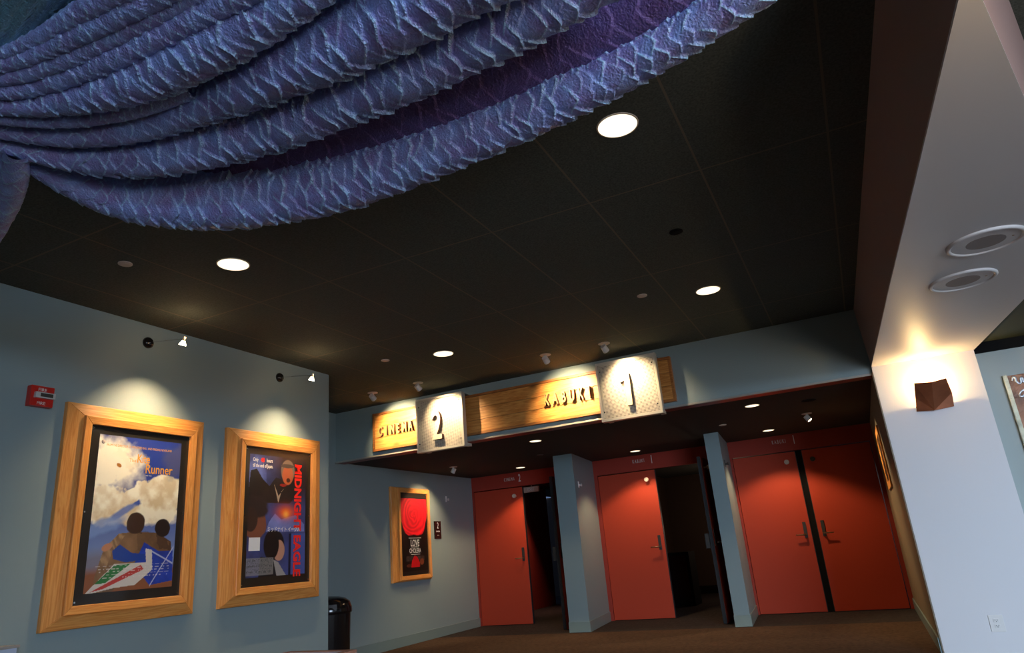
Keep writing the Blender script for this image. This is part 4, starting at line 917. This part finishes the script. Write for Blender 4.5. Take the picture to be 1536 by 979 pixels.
stroke([(1.375, 2.115), (1.395, 2.145), (1.405, 2.10), (1.425, 2.085), (1.445, 2.13), (1.455, 2.09), (1.49, 2.12), (1.53, 2.09), (1.6, 2.11)], [0.5, 0.9, 1, 0.7, 1, 0.7, 1, 0.8, 0.5])
stroke([(1.44, 1.99), (1.40, 1.975), (1.40, 2.00), (1.46, 2.035), (1.52, 2.05), (1.50, 1.97), (1.455, 1.88), (1.44, 1.86)], [0.6, 0.9, 0.7, 0.8, 1, 0.9, 0.6, 0.3])
stroke([(1.435, 1.71), (1.45, 1.68), (1.50, 1.66), (1.60, 1.70)], [0.4, 1, 1, 0.5])

# litter bin round the corner
t = thing('litter_bin', 'black round litter bin with domed lid behind the poster wall corner', 'bin', (-5.30, 6.2, 0))
link('body', lathe([(0.19, 0), (0.205, 0.01), (0.225, 0.62), (0.228, 0.63)], (-5.30, 6.2, 0), 48), M['gloss_black'], t, smooth=False)
link('domed_lid', lathe([(0.236, 0.625), (0.24, 0.64), (0.236, 0.68), (0.215, 0.735), (0.17, 0.77), (0.09, 0.79), (0.01, 0.797)], (-5.30, 6.2, 0), 48), M['gloss_black'], t, smooth=True)
link('push_flap', (lambda b: (bmesh.ops.rotate(b, verts=b.verts, cent=(-5.30, 6.2, 0), matrix=Matrix.Rotation(0.7, 3, 'Z')), b)[-1])(mkbox(-5.38, -5.22, 5.968, 5.985, 0.655, 0.72, bevel=0.004)), M['gloss_black'], t)

# pedestal box and low cabinet whose tops just enter the bottom of the picture
t = thing('pedestal_table', 'small white pedestal with brown edged top, entering at the bottom beside the poster wall corner', 'table', (-2.07, 2.2, 0))
link('body', mkbox(-2.245, -1.90, 2.02, 2.385, 0, 0.738, bevel=0.003), M['lam'], t)
link('top', mkbox(-2.225, -1.935, 2.04, 2.365, 0.738, 0.747), M['lam'], t)
bm = bmesh.new(); box(bm, -2.245, -2.225, 2.02, 2.385, 0.738, 0.75); box(bm, -1.935, -1.90, 2.02, 2.385, 0.738, 0.75); box(bm, -2.225, -1.935, 2.365, 2.385, 0.738, 0.75); box(bm, -2.225, -1.935, 2.02, 2.04, 0.738, 0.75)
link('edging', bm, M['brown_edge'], t)
t = thing('low_cabinet', 'pale blue-grey low cabinet against the wall at the bottom left corner', 'cabinet', (-4.68, 2.2, 0))
link('body', mkbox(XL + 0.004, -4.61, 1.9, 2.66, 0, 0.775, bevel=0.003), M['lam'], t)
link('top', mkbox(XL + 0.004, -4.595, 1.89, 2.668, 0.775, 0.79, bevel=0.003), M['trimw'], t)
# dark cabinet inside the middle doorway
t = thing('storage_cabinet', 'black cabinet standing in the dark room behind the middle open door', 'cabinet', (-3.0, 12.6, 0))
link('body', mkbox(-3.45, -2.83, 12.5, 13.0, 0, 0.87, bevel=0.005), M['black'], t)
link('cabinet_door', mkbox(-3.40, -2.88, 12.485, 12.5, 0.06, 0.82, bevel=0.003), M['gloss_black'], t)

# unseen fill lights added to brighten the walls of the dark rooms
spot('room_fill_spot', (-5.75, 12.9, 2.3), (-6.2, 12.7, 0.2), 60, 80, 1.0, (1.0, 0.55, 0.4), None, r=0.05)
point('room_fill', (-2.0, 13.6, 1.4), 12, (1.0, 0.7, 0.5), 0.1)
